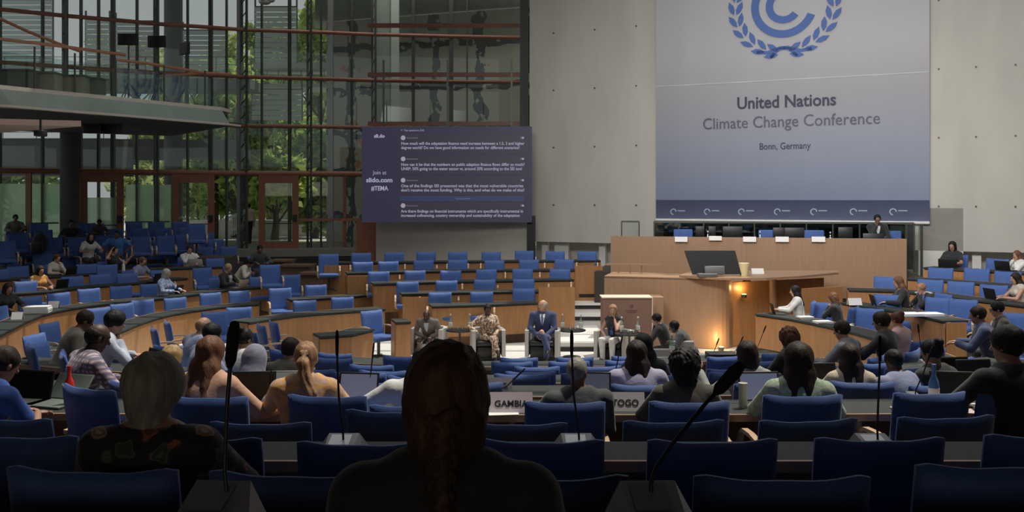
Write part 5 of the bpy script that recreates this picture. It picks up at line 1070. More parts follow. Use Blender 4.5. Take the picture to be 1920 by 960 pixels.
# ------------------------------------------------------------------ people
CL = dict(pink=cloth('salmon_blouse', (.62, .36, .24)), ochre=cloth('ochre_patterned', (.66, .36, .13), 'spots', (.45, .30, .25)), suit=cloth('dark_grey_suit', (.045, .05, .055)), olive=cloth('olive_brown', (.07, .06, .04)),
          florw=cloth('pale_green_print', (.40, .44, .34), 'spots', (.22, .34, .22)), white=cloth('white_cotton', (.78, .78, .76)), royal=cloth('royal_blue', (.03, .10, .45)), lilac=cloth('lilac_cotton', (.42, .40, .56)), grey=cloth('light_grey_cotton', (.36, .37, .35)),
          beige=cloth('beige_cotton', (.62, .50, .38)), lblue=cloth('grey_blue_cotton', (.24, .28, .42)), black=cloth('black_wool', (.015, .015, .017)), gjack=cloth('slate_jacket', (.26, .27, .33)), gl=cloth('grey_lilac_hood', (.22, .22, .30)), oljack=cloth('olive_jacket', (.13, .12, .09)),
          plaid=cloth('plaid_shirt', (.13, .11, .17), 'plaid', (.62, .48, .52)), pale=cloth('pale_blue_shirt', (.52, .58, .68)), brownj=cloth('taupe_jacket', (.16, .14, .11)), navy=cloth('navy_suit', (.035, .055, .14)), orange=cloth('orange_top', (.75, .36, .09)),
          patt=cloth('blue_print_blouse', (.20, .32, .62), 'spots', (.60, .64, .72)), blue2=cloth('bright_blue_tee', (.07, .24, .62)), cream=cloth('cream_cotton', (.60, .54, .46)), floral=cloth('black_floral', (.010, .010, .012), 'floral', (.3, .3, .3)),
          bsuit=cloth('brown_grey_suit', (.17, .14, .13)), print_=cloth('cream_brown_print_dress', (.62, .48, .34), 'spots', (.16, .08, .06)), whiteT=cloth('white_trousers', (.66, .64, .62)), rose=cloth('rose_top', (.55, .34, .33)), bluegrey=cloth('blue_grey_blazer', (.12, .13, .17)), leather=cloth('black_leather', (.02, .02, .02)), tan_=cloth('tan_trousers', (.25, .20, .15)))
LANY = mat('blue_lanyard', (.05, .10, .35), .6)
def who(lab, short, px, ytop, Y, zfl, rz, chair=True, H0=1.33, **k):
    """a seated person whose hair top shows at (px, ytop) at depth Y"""
    ztop = EYE-(ytop-HZ)/F*Y; s_ = (ztop-zfl)/H0; sc = min(1.10, max(.90, s_)); base = ztop-H0*sc
    lean = math.radians(k.get('lean', 8)); fw = Vector((-math.sin(rz), math.cos(rz))); X = (px-960)/F*Y
    p = Vector((X, Y))-fw*(math.sin(lean)*.65*sc); zb = max(base, zfl) if abs(base-zfl) < .25 else zfl
    o = person((p.x, p.y, base), rz, lab, scale=sc, **k)
    if chair:
        if not any(abs(p.x-a)+abs(p.y-b) < .42 for a, b in TAKEN): put_chair(p.x+0*fw.x, p.y, max(base-.02, zfl) if base > zfl else zfl, rz, 'blue armchair taken by %s' % short, 'occupied blue armchairs')
    return o
def near(lab, short, r, px, ytop, rz=0, dY=.30, **k):
    Y = NR[r][0]+dY
    for _ in range(4): Y = rowY(r, (px-960)/F*Y)+dY
    return who(lab, short, px, ytop, Y, NR[r][1], rz, **k)
D = math.radians
# --- nearest people, seen from behind
who('person with long dark chestnut braid and black jacket, back to the viewer', 'the person with the braid', 836, 653, 1.98, 1.88, 0, chair=False, hair='braid', hc='braid', sk='tan', top=CL['black'], top_kind='jacket', lean=4, vox=.011, female=True, hairscale=1.03, wide=1.12, lh='lap', rh='lap')
near('person with fluffy grey hair and black floral dress', 'the grey haired person in floral dress', 'A', 288, 667, D(3), .38, chair=False, hair='fluffy', hc='grey', sk='tan', top=cloth('black_floral', (0, 0, 0)), top_kind='shirt', lean=6, vox=.012, female=True, neck_cut=-.05, wide=1.15, yaw=-12, hairscale=1.0)
near('person with sunlit brown bob and salmon blouse', 'the person in the salmon blouse', 'D', 393, 629, D(-12), hair='long', hc='brown', sk='light', top=CL['pink'], lean=10, vox=.013, female=True, yaw=-8, wide=1.08)
near('person with blond ponytail and ochre patterned top', 'the person with the ponytail', 'D', 573, 641, D(5), hair='pony', hc='lbrown', sk='light', top=CL['ochre'], lean=6, vox=.013, female=True, wide=1.1)
near('person with bald head and white shirt, leaning on the desk', 'the bald person in the white shirt', 'D', 795, 640, D(8), hair='bald', hc='black', sk='dark', top=CL['white'], lean=10, vox=.013, wide=1.2, yaw=-20, lh='wide', rh='lap')
near('person with cropped grey hair and dark suit, turned to the TOGO sign', 'the person in the dark suit', 'D', 1083, 669, D(10), hair='buzz', hc='grey', sk='brown', top=CL['suit'], top_kind='jacket', lean=4, vox=.013, yaw=-38, wide=1.08, lh='desk', rh='lap')
near('person with round black curly hair and olive brown top', 'the person with round black curls', 'D', 1284, 656, D(-2), hair='afro', hc='black', sk='dark', top=CL['olive'], lean=6, vox=.013, female=True, wide=1.1)
near('person with long dark hair and pale green printed top', 'the person in the pale green print', 'D', 1498, 645, D(-10), hair='long', hc='dark', sk='light', top=CL['florw'], lean=6, vox=.013, female=True, wide=1.1, hairscale=1.12)
near('person in royal blue t-shirt typing at the frame edge', 'the person in royal blue', 'D', 2, 636, D(-30), 0.1, hair='short', hc='dark', sk='tan', top=CL['royal'], top_kind='tee', lean=22, vox=.013, rh='type', lh='type', wide=1.1)
near('person with black hair and black top at the right frame edge', 'the person in black by the frame edge', 'D', 1893, 612, D(14), .1, hair='short', hc='black', sk='tan', top=CL['black'], lean=6, vox=.013, yaw=20, wide=1.15, hairscale=1.08)
# --- fifth row and beyond
near('person with loose dark hair and lilac shirt', 'the person in the lilac shirt', 'E', 1194, 638, D(0), hair='long', hc='dark', sk='light', top=CL['lilac'], lean=8, vox=.015, female=True, wide=1.2, lh='wide')
near('person with dark straight bob and light grey shirt, one hand raised', 'the person in the light grey shirt', 'E', 1402, 639, D(8), hair='bob', hc='dark', sk='light', top=CL['grey'], lean=8, vox=.015, female=True, lh='raise')
near('person with long reddish dark hair and beige top', 'the person in the beige top', 'E', 1594, 644, D(-6), hair='long', hc='dark', sk='light', top=CL['beige'], lean=8, vox=.015, female=True)
near('person with shaved dark head and grey blue shirt slumped forward', 'the slumped person in grey blue', 'E', 1679, 644, D(15), hair='buzz', hc='black', sk='dark', top=CL['lblue'], lean=22, vox=.015, wide=1.1)
near('person with black ponytail and black leather jacket', 'the person in the leather jacket', 'E', 1750, 635, D(20), hair='bun', hc='black', sk='tan', top=CL['leather'], lean=8, vox=.015, female=True, yaw=10)
near('person with bent grey head and slate jacket in front of the panel', 'the bent person in the slate jacket', 'F', 824, 629, D(-25), hair='short', hc='white', sk='light', top=CL['gjack'], top_kind='jacket', lean=22, vox=.016, pitch=-15, wide=1.15)
near('person in grey lilac hood bent over a laptop', 'the hooded person', 'E', 477, 645, D(-5), hair='hood', hc=CL['gl'], sk='tan', top=CL['gl'], lean=14, vox=.015)
near('person with thick dark hair and olive jacket beside the open laptop', 'the person in the olive jacket', 'F', 543, 629, D(-12), hair='short', hc='dark', sk='tan', top=CL['oljack'], top_kind='jacket', lean=18, vox=.016, hairscale=1.1)
near('person with black hair bun and white top', 'the person with the bun', 'G', 456, 612, D(-25), hair='bun', hc='black', sk='tan', top=CL['white'], lean=14, vox=.017, female=True)
near('person with pale blond hair, head only showing over the desk', 'the pale blond person', 'E', 320, 644, D(-20), hair='bob', hc='blond', sk='light', top=CL['cream'], lean=14, vox=.016, female=True, H0=1.33)
near('person with bald head and checked shirt with pink yoke', 'the person in the checked shirt', 'E', 178, 599, D(-48), hair='bald', hc='black', sk='dark', top=CL['plaid'], lean=16, vox=.014, wide=1.12, pitch=5)
near('person with dark wavy hair and pale blue shirt, hand at chin', 'the person with hand at chin', 'G', 212, 577, D(-62), 0.0, hair='short', hc='black', sk='light', top=CL['pale'], lean=18, vox=.017, rh='chin', lh='desk', hairscale=1.1)
near('person with dark hair and taupe jacket reaching down', 'the person in the taupe jacket', 'H', 156, 571, D(-55), -.4, hair='short', hc='dark', sk='brown', top=CL['brownj'], top_kind='jacket', lean=26, vox=.017, rh='lap')
near('person with bald crown and blue shirt bent beside a dark haired neighbour', 'the bald person in the blue shirt', 'H', 379, 588, D(-40), hair='bald', hc='lbrown', sk='light', top=CL['lblue'], lean=18, vox=.018)
near('person with black hair bent beside the bald person in blue', 'the bent black haired person', 'G', 394, 600, D(-50), hair='short', hc='black', sk='tan', top=CL['lblue'], lean=18, vox=.018)
near('person with dark hair just ahead of the lilac shirt', 'the person ahead of the lilac shirt', 'F', 1207, 625, D(8), hair='long', hc='black', sk='tan', top=CL['black'], lean=8, vox=.017, female=True)
near('person with curly brown hair and black top, hand at face', 'the curly haired person in black', 'G', 1481, 611, D(30), hair='curly', hc='red', sk='light', top=CL['black'], lean=12, vox=.016, female=True, lh='chin')
near('person with dark hair and blue grey blazer turned to the rostrum', 'the person in the blue grey blazer', 'H', 1581, 598, D(45), hair='short', hc='dark', sk='light', top=CL['bluegrey'], top_kind='jacket', lean=14, vox=.016)
near('person with dark beard and black shirt looking at the panel', 'the bearded person in black', 'H', 1655, 584, D(48), hair='short', hc='dark', sk='tan', top=CL['black'], lean=8, vox=.016, hairscale=1.06)
near('person with auburn bun and rose top behind the bearded one', 'the person in the rose top', 'I', 1684, 584, D(35), hair='bun', hc='red', sk='light', top=CL['rose'], lean=8, vox=.017, female=True)
who('person with dark beard and navy suit reading papers', 'the bearded person in navy', 1836, 570, 13.0, .55, D(62), hair='short', hc='dark', sk='tan', top=CL['navy'], top_kind='jacket', lean=16, vox=.016, pitch=-8, lh='type', rh='type')
who('person with black glasses and black suit looking sideways', 'the person with black glasses', 1872, 563, 14.2, .55, D(70), hair='short', hc='black', sk='light', top=CL['black'], top_kind='jacket', lean=12, vox=.017, glasses=True)
# --- the panel
def tub(x, y, rz, lab):
    t = thing('tub_chair', lab, 'chair', (x, y, .012), rz); LG = mat('light_grey_leather', (.50, .48, .46), .45, noise=.06)
    pts = [(-.36, .30), (-.38, 0), (-.34, -.24), (-.2, -.36), (0, -.39), (.2, -.36), (.34, -.24), (.38, 0), (.36, .30)]; inn = [(-.28, .30), (-.29, 0), (-.26, -.18), (-.15, -.28), (0, -.30), (.15, -.28), (.26, -.18), (.29, 0), (.28, .30)]
    mb = MB(); mb.strip(pts, inn, .08, .64); mb.build('shell', LG, t); mb = MB(); mb.rbox((0, .0, .36), (.54, .58, .12), .04); mb.build('seat', mat('black_leather_seat', (.02, .02, .02), .4), t)
    mb = MB(); mb.rbox((0, .02, .18), (.50, .54, .22), .02); mb.build('front_panel', DARK, t); mb = MB(); mb.rbox((0, 0, .04), (.5, .5, .07), .01); mb.build('base', DARK, t)
PAN = [(800, 576, 19.6, D(168), 'person in brown grey suit looking down at a phone', 'x', dict(hair='bald', hc='black', sk='dark', top=CL['bsuit'], top_kind='jacket', lean=24, pitch=-30, rh='lap', lh='lap', legs=CL['bsuit'], wide=1.1, shirt_c=CL['pale'])),
       (914, 571, 19.6, D(-172), 'person in long cream and brown printed dress, legs crossed', 'x', dict(hair='bun', hc='black', sk='dark', top=CL['print_'], lean=2, rh='arm', lh='lap', legs=CL['print_'], female=True, cross=True, wide=1.1)),
       (1018, 562, 19.6, D(172), 'person in navy suit with striped tie listening, legs crossed', 'x', dict(hair='bald', hc='white', sk='light', top=CL['navy'], top_kind='jacket', lean=2, yaw=-55, rh='lap', lh='lap', legs=CL['navy'], cross=True, wide=1.1, shirt_c=CL['white'], tie=cloth('blue_tie', (.10, .16, .34)))),
       (1150, 571, 19.3, D(150), 'person in sleeveless black top and white trousers with microphone', 'x', dict(hair='long', hc='lbrown', sk='light', top=CL['black'], top_kind='sleeveless', lean=8, yaw=20, rh='lap', lh='chin', legs=CL['whiteT'], female=True, lanyard=LANY))]
for i, (px, yt, Y, rz, lab, sh, k) in enumerate(PAN):
    o = who(lab, sh, px, yt, Y, .012, rz, chair=False, vox=.016, H0=1.235, seat=.46, **k); fw = Vector((-math.sin(rz), math.cos(rz))); o.location.z = .012
    tub(o.location.x-fw.x*.0, o.location.y-fw.y*.0, rz, 'light grey tub chair under the person %s' % ['in the brown grey suit', 'in the printed dress', 'in the navy suit', 'with white trousers'][i])
who('person with black hair and white shirt holding a phone beside the lectern', 'the person beside the lectern', 1233, 583, 17.6, .05, D(60), hair='short', hc='black', sk='tan', top=CL['black'], top_kind='jacket', lean=22, vox=.016, rh='face', chair=False)
who('person in dark suit bent over the desk beside the lectern', 'the bent person beside the lectern', 1266, 590, 17.0, .05, D(75), hair='short', hc='black', sk='dark', top=CL['suit'], top_kind='jacket', lean=34, vox=.016, pitch=-15, chair=False)
for i, (px, y) in enumerate(((1243, 655), (1262, 668), (1279, 640))):
    q = P(px, y, 15.2+i*.8); rzz = 0; t = thing('grey_chair', 'grey backed chair at the lectern side, %s of three' % ['middle', 'closest', 'farthest'][i], 'chair', (q.x, q.y, .012)); mb = MB(); H = min(1.1, q.z)
    mb.rbox((0, 0, H-.22), (.46, .07, .44), .03); mb.build('backrest', mat('grey_leather', (.30, .29, .28), .5), t); mb = MB(); mb.rbox((0, .25, .42), (.46, .46, .07), .02); mb.build('seat', mat('grey_leather', (0, 0, 0)), t)
    for a in (-.2, .2):
        for b in (0, .44): mb = MB(); mb.tube([(a, b, .42), (a, b, 0)], .016, 6); mb.build('leg', STEEL, t)
# --- door side tiers
def lp(lab, sh, px, yt, Y, zfl, rz, **k): return who(lab, sh, px, yt, Y, zfl, D(rz), vox=k.pop('vox', .021), **k)
lp('person with long dark hair and orange sleeveless top', 'the person in orange', 75, 497, 23.1, .41, -125, hair='long', hc='dark', sk='light', top=CL['orange'], top_kind='sleeveless', female=True, lean=12, rh='type', lh='type')
lp('person with ginger hair and cream top reading a laptop', 'the person in the cream top', 106, 475, 25.3, .61, -115, hair='short', hc='red', sk='light', top=CL['cream'], female=True, lean=10, lh='chin', rh='desk')
lp('person with dark hair and dark top at the frame edge', 'the person at the frame edge', 14, 529, 20.2, .23, -120, hair='bob', hc='dark', sk='tan', top=CL['black'], female=True, lean=12)
lp('person with short brown hair and grey blue t-shirt', 'the person in the grey blue t-shirt', 266, 480, 25.9, .41, -105, hair='short', hc='brown', sk='light', top=CL['lblue'], top_kind='tee', lean=14, yaw=-10, lh='desk', rh='desk')
lp('person with ash blond bob and blue printed blouse', 'the person in the blue print', 311, 503, 23.7, .22, -100, hair='bob', hc='white', sk='light', top=CL['patt'], female=True, lean=10, lh='desk', rh='desk')
lp('person with dark hair and white shirt, hand over mouth', 'the person with hand over mouth', 355, 459, 28.3, .61, -150, hair='short', hc='dark', sk='light', top=CL['white'], lean=12, rh='face', lh='desk')
lp('person with fair cropped hair and black blazer behind a beige laptop', 'the person in the black blazer', 427, 493, 25.6, .22, -110, hair='short', hc='blond', sk='light', top=CL['black'], top_kind='jacket', lean=12, yaw=5, rh='type', lh='type')
lp('person in off white jacket leaning far over the desk', 'the person in the off white jacket', 467, 476, 27.3, .42, -80, hair='short', hc='black', sk='brown', top=CL['cream'], top_kind='jacket', lean=38, rh='desk', lh='desk', legs=CL['whiteT'])
lp('person with dark hair and dark shirt behind the off white jacket', 'the dark shirted person', 487, 458, 28.8, .61, -150, hair='short', hc='black', sk='brown', top=CL['suit'], lean=14)
lp('person with long black hair and white t-shirt looking down', 'the person in the white t-shirt', 169, 436, 28.3, .98, -130, hair='long', hc='black', sk='light', top=CL['white'], top_kind='tee', female=True, lean=12, pitch=-20, lh='desk', rh='desk')
lp('person with shaved head and bright blue t-shirt', 'the person in the bright blue t-shirt', 219, 431, 28.8, 1.05, -160, hair='buzz', hc='black', sk='brown', top=CL['blue2'], top_kind='tee', lean=8, lh='arm', rh='arm', wide=1.1)
lp('person in dark sleeveless top with arms lifted to the hair', 'the person with lifted arms', 213, 461, 26.6, .62, -100, hair='bun', hc='dark', sk='light', top=CL['black'], top_kind='sleeveless', female=True, lean=4, lh='raise', rh='up')
lp('person in dark olive shirt sitting alone by the frosted glass', 'the person alone by the frosted glass', 29, 402, 30.6, 1.6, -150, hair='short', hc='black', sk='brown', top=CL['brownj'], lean=4)
lp('person in black in front of the dark gallery column', 'the person by the dark column', 133, 411, 29.4, 1.38, -150, hair='short', hc='black', sk='brown', top=CL['black'], lean=8)
lp('person in dark plum top beside the first framed door', 'the person in the plum top', 186, 410, 30.4, 1.6, -140, hair='short', hc='black', sk='dark', top=cloth('plum_cotton', (.07, .04, .05)), lean=14)
q = P(467, 447, 38.0)
person((q.x, 38.0, FLZ), D(40), 'person standing outside the glass in beige shirt and dark trousers', hair='short', hc='dark', sk='tan', top=CL['beige'], legs=CL['black'], stand=True, lh='side', rh='side', lean=2, vox=.024)
# --- tiers right of the rostrum
lp('person with long dark hair and white shirt typing on a laptop', 'the person in the white shirt', 1492, 535, 20.0, .22, 75, hair='long', hc='black', sk='light', top=CL['white'], female=True, lean=8, rh='type', lh='type', vox=.018)
lp('person with brown curls and black top, hands at chin', 'the person with brown curls', 1563, 547, 19.2, .22, 50, hair='curly', hc='brown', sk='light', top=CL['black'], female=True, lean=12, rh='chin', lh='chin', vox=.018, hairscale=.92)
lp('person with long brown hair and black dress turned to the stage', 'the person in the black dress', 1686, 517, 19.6, .43, 80, hair='long', hc='brown', sk='light', top=CL['black'], female=True, lean=12, neck_cut=-.03, vox=.018)
lp('person with ginger cropped hair resting face on one hand', 'the ginger person', 1729, 527, 19.4, .43, 100, hair='short', hc='lbrown', sk='light', top=CL['black'], lean=20, lh='face', rh='desk', vox=.018)
lp('person with black bob and black top at the highest desk', 'the person at the highest desk', 1786, 452, 22.9, 1.03, 140, hair='bob', hc='black', sk='tan', top=CL['black'], top_kind='tee', female=True, lean=6, lanyard=LANY, rh='type', lh='type', vox=.018)
lp('person with red brown hair and white top, hand at mouth', 'the person with hand at mouth', 1908, 469, 21.8, 1.03, 100, hair='long', hc='brown', sk='light', top=CL['white'], female=True, lean=10, lh='chin', rh='face', vox=.018)
lp('person with long dark hair and pale top at a black laptop', 'the person in the pale top', 1906, 510, 18.9, .63, 85, hair='long', hc='dark', sk='light', top=CL['cream'], top_kind='sleeveless', female=True, lean=12, rh='type', lh='type', vox=.017)
p_ = on_ros(1645, .95)
who('person in black with hand at chin standing out over the rostrum', 'x', 1645, 402, p_.y, 1.70, DANG+math.pi, chair=False, hair='short', hc='black', sk='brown', top=CL['black'], top_kind='jacket', lean=6, rh='chin', lh='lap', vox=.018)
p_ = on_ros(1642, .42); mb = MB(); t = thing('laptop', 'black laptop lid in front of the person on the rostrum', 'laptop', (p_.x, p_.y, DT-.19), DANG); mb.rbox((0, .1, .012), (.5, .34, .02), .005); mb.build('keyboard', DARK, t); mb = MB(); mb.rbox((0, -.08, .17), (.52, .02, .32), .008); mb.build('lid', DARK, t)

# ------------------------------------------------------------------ spare chairs filling the near bowl
def fill(r, xs, ph):
    k = 0
    for x in xs:
        y = rowY(r, x)+.30
        if any(abs(x-a)+abs(y-b) < .62 for a, b in TAKEN): continue
        k += 1; rz = face_to(x, y, 0, 24); put_chair(x, y, NR[r][1], rz, 'empty blue armchair, %s from the left in the %s' % (ORD[k], ph), 'empty blue armchairs in the bowl')
fill('E', [-2.6, -1.25, -.35, .25, 3.35, 4.7], 'row just beyond the country signs'); fill('F', [-4.3, -3.4, -1.5, .1, .75, 2.2, 3.1, 4.0, 5.0, 5.8], 'second row beyond the country signs')
fill('G', [-4.1, -2.2, -1.4, .2, .95, 2.4, 4.2, 5.2], 'third row beyond the country signs'); fill('H', [-5.2, -1.7, .3, 1.05, 1.8, 3.2, 5.6], 'fourth row beyond the country signs')
fill('I', [-5.0, -4.2, -2.4, .0, .75, 1.5, 2.9, 3.7], 'fifth row beyond the country signs'); fill('J', [-3.4, -2.6, -1.6, .1, .9, 1.7], 'lowest row before the panel')
for i, (px, y) in enumerate(((118, 606), (92, 628), (100, 645), (345, 600), (322, 612), (505, 618), (520, 606), (542, 600))):
    p = PZ(px, y, 1.12 if i < 3 else 1.18); put_chair(p.x, p.y, .02+(.1 if i < 3 else .16), D(-100 if i < 3 else -60), 'blue armchair pushed against the lowest door side desk, %s from the left' % ['second', 'first', 'third', 'fifth', 'fourth', 'sixth', 'seventh', 'eighth'][i], 'blue armchairs along the lowest door side desk')

# ------------------------------------------------------------------ things on the desks
def laptop(loc, rz, label, w_=.34, open_=105, disp=None, lid=None, group=None):
    t = thing('laptop', label, 'laptop', loc, rz, group); lid = lid or DARK
    mb = MB(); mb.rbox((0, 0, .010), (w_, .24, .018), .005); mb.build('keyboard', lid if lid is not DARK else STEEL, t)
    M = Matrix.Rotation(math.radians(open_-90)*-1, 3, 'X'); c = Vector((0, .12, .012))+M @ Vector((0, 0, .115))
    mb = MB(); mb.rbox(c, (w_, .010, .23), .004, M); mb.build('lid', lid, t)
    mb = MB(); mb.box(c+M @ Vector((0, -.0065, 0)), (w_-.03, .002, .20), M); mb.build('display', disp or DARK, t); return t
def topz(r): return NR[r][1]+.772
def on_desk(r, px, dy=.2):   # dy: metres from the user's edge
    e_ = .45 if r == 'B' else .49; Y = NR[r][0]+e_+dy
    for _ in range(4): Y = rowY(r, (px-960)/F*Y)+e_+dy
    return Vector(((px-960)/F*Y, Y, topz(r)))
GRL = mat('grey_green_lid', (.14, .17, .15), .45, noise=.1); SIL = mat('silver_lid', (.45, .45, .46), .35, metal=.6); BEIL = mat('beige_lid', (.50, .38, .27), .5); WHL = mat('white_lid', (.68, .68, .66), .4)
DISP = [SCREENB, mat('pale_green_display', (.02, .02, .02), .3, emit=((.55, .62, .60), .17), noise=.3, scale=20)]
for r, px, dy, rz, lab, kw in (('D', 98, .25, -.3, 'grey green laptop lid behind the red bottle', dict(lid=GRL, disp=GRL, open_=128)), ('D', 470, .25, .1, 'black laptop back standing by the salmon blouse', dict(open_=100)),
        ('D', 532, .28, .05, 'silver laptop with pale document beside the ponytail', dict(disp=DISP[1], lid=SIL, w_=.30)), ('D', 662, .22, -.12, 'laptop with blue grey display beside the ochre top', dict(disp=SCREENB, w_=.32)),
        ('D', 1119, .24, -.1, 'laptop with dark bluish display beside the TOGO sign', dict(disp=mat('dim_display', (.03, .03, .04), .3, emit=((.3, .34, .5), .13)), w_=.22)), ('D', 1436, .24, .08, 'laptop with lilac display next to the pale green print', dict(disp=SCREENB, w_=.33)),
        ('D', 1808, .24, -.15, 'wide black laptop beside the tall blue bottle', dict(w_=.40, open_=112)), ('E', 1545, .1, .05, 'dark laptop on the desk beside the beige top', dict(w_=.36)), ('E', 1845, .15, .1, 'dark grey laptop open beyond the wide black one', dict(w_=.36)), ('E', 1808, .3, .1, 'smaller dark grey laptop beyond the wide black one', dict(w_=.30, lid=STEEL)),
        ('D', 30, .28, -.2, 'broad dark laptop beside the royal blue t-shirt', dict(w_=.42)), ('G', 265, .2, -.8, 'thin black laptop lid upright by the pale blue shirt', dict(w_=.36)), ('E', 283, .2, -.6, 'black laptop with wide dark screen by the checked shirt', dict(w_=.42))):
    p = on_desk(r, px, dy); laptop(p, rz, lab, **kw)
for px, y, z, rz, lab, kw in ((133, 516, 1.35, -2.0, 'black laptop on the fourth arc before the cream top', dict()), (118, 541, 1.15, -2.1, 'black laptop on the third arc before the orange top', dict()), (333, 552, .95, -1.8, 'dark brown laptop before the blue printed blouse', dict()), (375, 500, 1.35, 2.9, 'white laptop before the person with hand over mouth', dict(lid=WHL, w_=.5)),
        (452, 541, .95, -1.9, 'beige laptop before the black blazer', dict(lid=BEIL, w_=.42)), (294, 529, 1.15, -1.9, 'black laptop before the grey blue t-shirt', dict()), (1449, 590, .95, 1.5, 'black laptop before the white shirt, end of lowest arc', dict(w_=.36)), (1768, 503, 1.75, 2.6, 'black laptop on the highest arc by the pale wall', dict(w_=.42)), (1853, 562, 1.35, 1.7, 'black laptop before the pale top near the frame edge', dict(w_=.38)), (1636, 574, 1.15, 1.5, 'black laptop on the binder desk', dict()), (1876, 508, 1.75, 2.0, 'dark laptop before the person with hand at mouth', dict(w_=.40))):
    p = PZ(px, y, z+.001); d = Vector((p.x+1, p.y-15)).normalized(); laptop((p.x+d.x*.22, p.y+d.y*.22, z+.002), rz, lab, **kw)
# microphone consoles
def console(loc, rz, pts, label, w_=.24, hs=1.0, screen=None, head=.016):
    t = thing('microphone_console', label, 'microphone', loc, rz); a = w_/2; mb = MB()
    mb.add([(-a, -.09, 0), (a, -.09, 0), (a, .09, 0), (-a, .09, 0), (-a*.55, -.06, .045*hs), (a*.55, -.06, .045*hs), (a*.6, .08, .07*hs), (-a*.6, .08, .07*hs)], [(0, 3, 2, 1), (4, 5, 6, 7), (0, 1, 5, 4), (1, 2, 6, 5), (2, 3, 7, 6), (3, 0, 4, 7)]); mb.build('base', mat('console_grey', (.16, .165, .17), .4, noise=.1), t)
    mb = MB(); mb.add([(-a*.45, -.052, .0485*hs), (a*.35, -.052, .0485*hs), (a*.35, .06, .0685*hs), (-a*.45, .06, .0685*hs)], [(0, 1, 2, 3)]); mb.build('display', screen or mat('console_display', (.30, .33, .38), .12, metal=.3), t)
    mb = MB(); mb.tube(pts, .0055, 8); mb.build('gooseneck', DARK, t); e0, e1 = Vector(pts[-2]), Vector(pts[-1]); d = (e1-e0).normalized()
    mb = MB(); mb.tube([e1-d*.07, e1-d*.05, e1+d*.02, e1+d*.05, e1+d*.055], [.007, head, head*1.15, head*.8, .004], 12); mb.build('microphone_head', mat('black_foam', (.008, .008, .008), .95, bump=.4, bscale=300), t); return t
def rel(px0, y0, Y0, lst):   # neck through picture columns/rows at small depth offsets, relative to the console
    b = P(px0, y0, Y0); return [tuple(P(x, y, Y0+dy)-b) for x, y, dy in lst]
z0c = NR['0'][1]+.772; Y0 = 2.30; q = PZ(1225, 0, z0c) if 0 else Vector(((1225-960)/F*Y0, Y0, z0c)); yb0 = HZ+(EYE-z0c)*F/Y0
console(tuple(q), .05, rel(1225, yb0, Y0, [(1222, yb0-55, .02), (1222, 905, .03), (1232, 876, .05), (1262, 835, .08), (1330, 757, .14), (1378, 708, .18)]), 'large console with thick leaning microphone between the nearest chairs', head=.017, hs=1.5)
q = Vector(((398-960)/F*Y0, Y0, z0c)); console(tuple(q), -.05, rel(398, yb0, Y0, [(424, yb0-55, .02), (424, 915, .03), (420, 880, .04), (424, 760, .06), (431, 660, .09), (433, 640, .1)]), 'console with tall upright microphone beside the floral dress', head=.015, hs=1.5)
for px, top_px, top_y, lab in ((640, 632, 640, 'console with straight thin microphone before the ochre top'), (1082, 1072, 640, 'console with straight thin microphone before the dark suit'), (1642, 1650, 650, 'console with thin microphone under the beech armrest')):
    p = on_desk('B', px, -.06+.2); yb = HZ+(EYE-p.z)*F/p.y; console(tuple(p), 0, rel(px, yb, p.y, [(px+4, yb-14, 0), (px+3, yb-40, .01), ((px*.4+top_px*.6), (yb+top_y)/2, .04), (top_px, top_y+20, .06), (top_px, top_y, .06)]), lab, screen=mat('bright_display', (.7, .72, .8), .1), head=.008, w_=.25)
for r, px, tx, ty, lab in (('D', 925, 975, 700, 'small black microphone behind the GAMBIA sign'), ('D', 690, 700, 655, 'small black microphone beside the laptop with blue grey display'), ('D', 1715, 1745, 660, 'small black microphone before the leather jacket'), ('E', 1150, 1165, 640, 'small black microphone before the lilac shirt'), ('D', 505, 508, 705, 'small black microphone beside the pale document laptop')):
    p = on_desk(r, px, .36); yb = HZ+(EYE-p.z)*F/p.y; console(tuple(p), 0, rel(px, yb, p.y, [(px+1, yb-10, 0), (px+2, yb-22, 0), ((px+tx)/2, (yb+ty)/2-4, .02), (tx, ty, .03)]), lab, head=.007, w_=.14)
for px, y, z, tx, ty, lab in ((1335, 660, .93, 1346, 640, 'thin microphone leaning before the glowing uplight'), (1375, 655, .93, 1391, 636, 'thin microphone leaning beside the dark binder'), (1408, 648, .93, 1434, 616, 'longest thin microphone leaning before the beech bay'), (1735, 625, .95, 1722, 615, 'thin microphone by the end of the binder desk')):
    p = on_desk('J' if px < 1700 else 'G', px, .25); Y = p.y; z = p.z; yb = HZ+(EYE-z)*F/Y; console(tuple(p), 0, rel(px, yb, Y, [(px, yb-4, 0), ((px+tx)/2, yb-15, 0), (tx, ty, .02)]), lab, head=.010, w_=.16)
# country signs
p = on_desk('D', 958, .10); t = tent(tuple(p), .325, .145, .02, 'country_sign', 'white folded sign reading GAMBIA', 'GAMBIA', mat('pinkish_card', (.72, .62, .68), .6), .068)
p = on_desk('D', 1172, .14); tent(tuple(p), .29, .135, -.03, 'country_sign', 'white folded sign reading TOGO', 'TOGO', mat('lilac_card', (.64, .62, .66), .6), .068)
p = on_desk('E', 938, .22); tent(tuple(p), .22, .13, .03, 'country_sign', 'blurred pale folded sign on the desk beyond GAMBIA', None, mat('lilac_card', (0, 0, 0)), lines=2)
for px, y, z, w_, lab in ((96, 578, .95, .24, 'white folded card standing on the second door side arc'), (27, 600, .95, .22, 'small white folded card at the frame edge of the second arc'), (1606, 573, 1.15, .30, 'pale folded card on the binder desk')):
    p = PZ(px, y, z+.001); tent((p.x, p.y+.12, z+.002), w_, .15, .1, 'name_card', lab, lines=0)
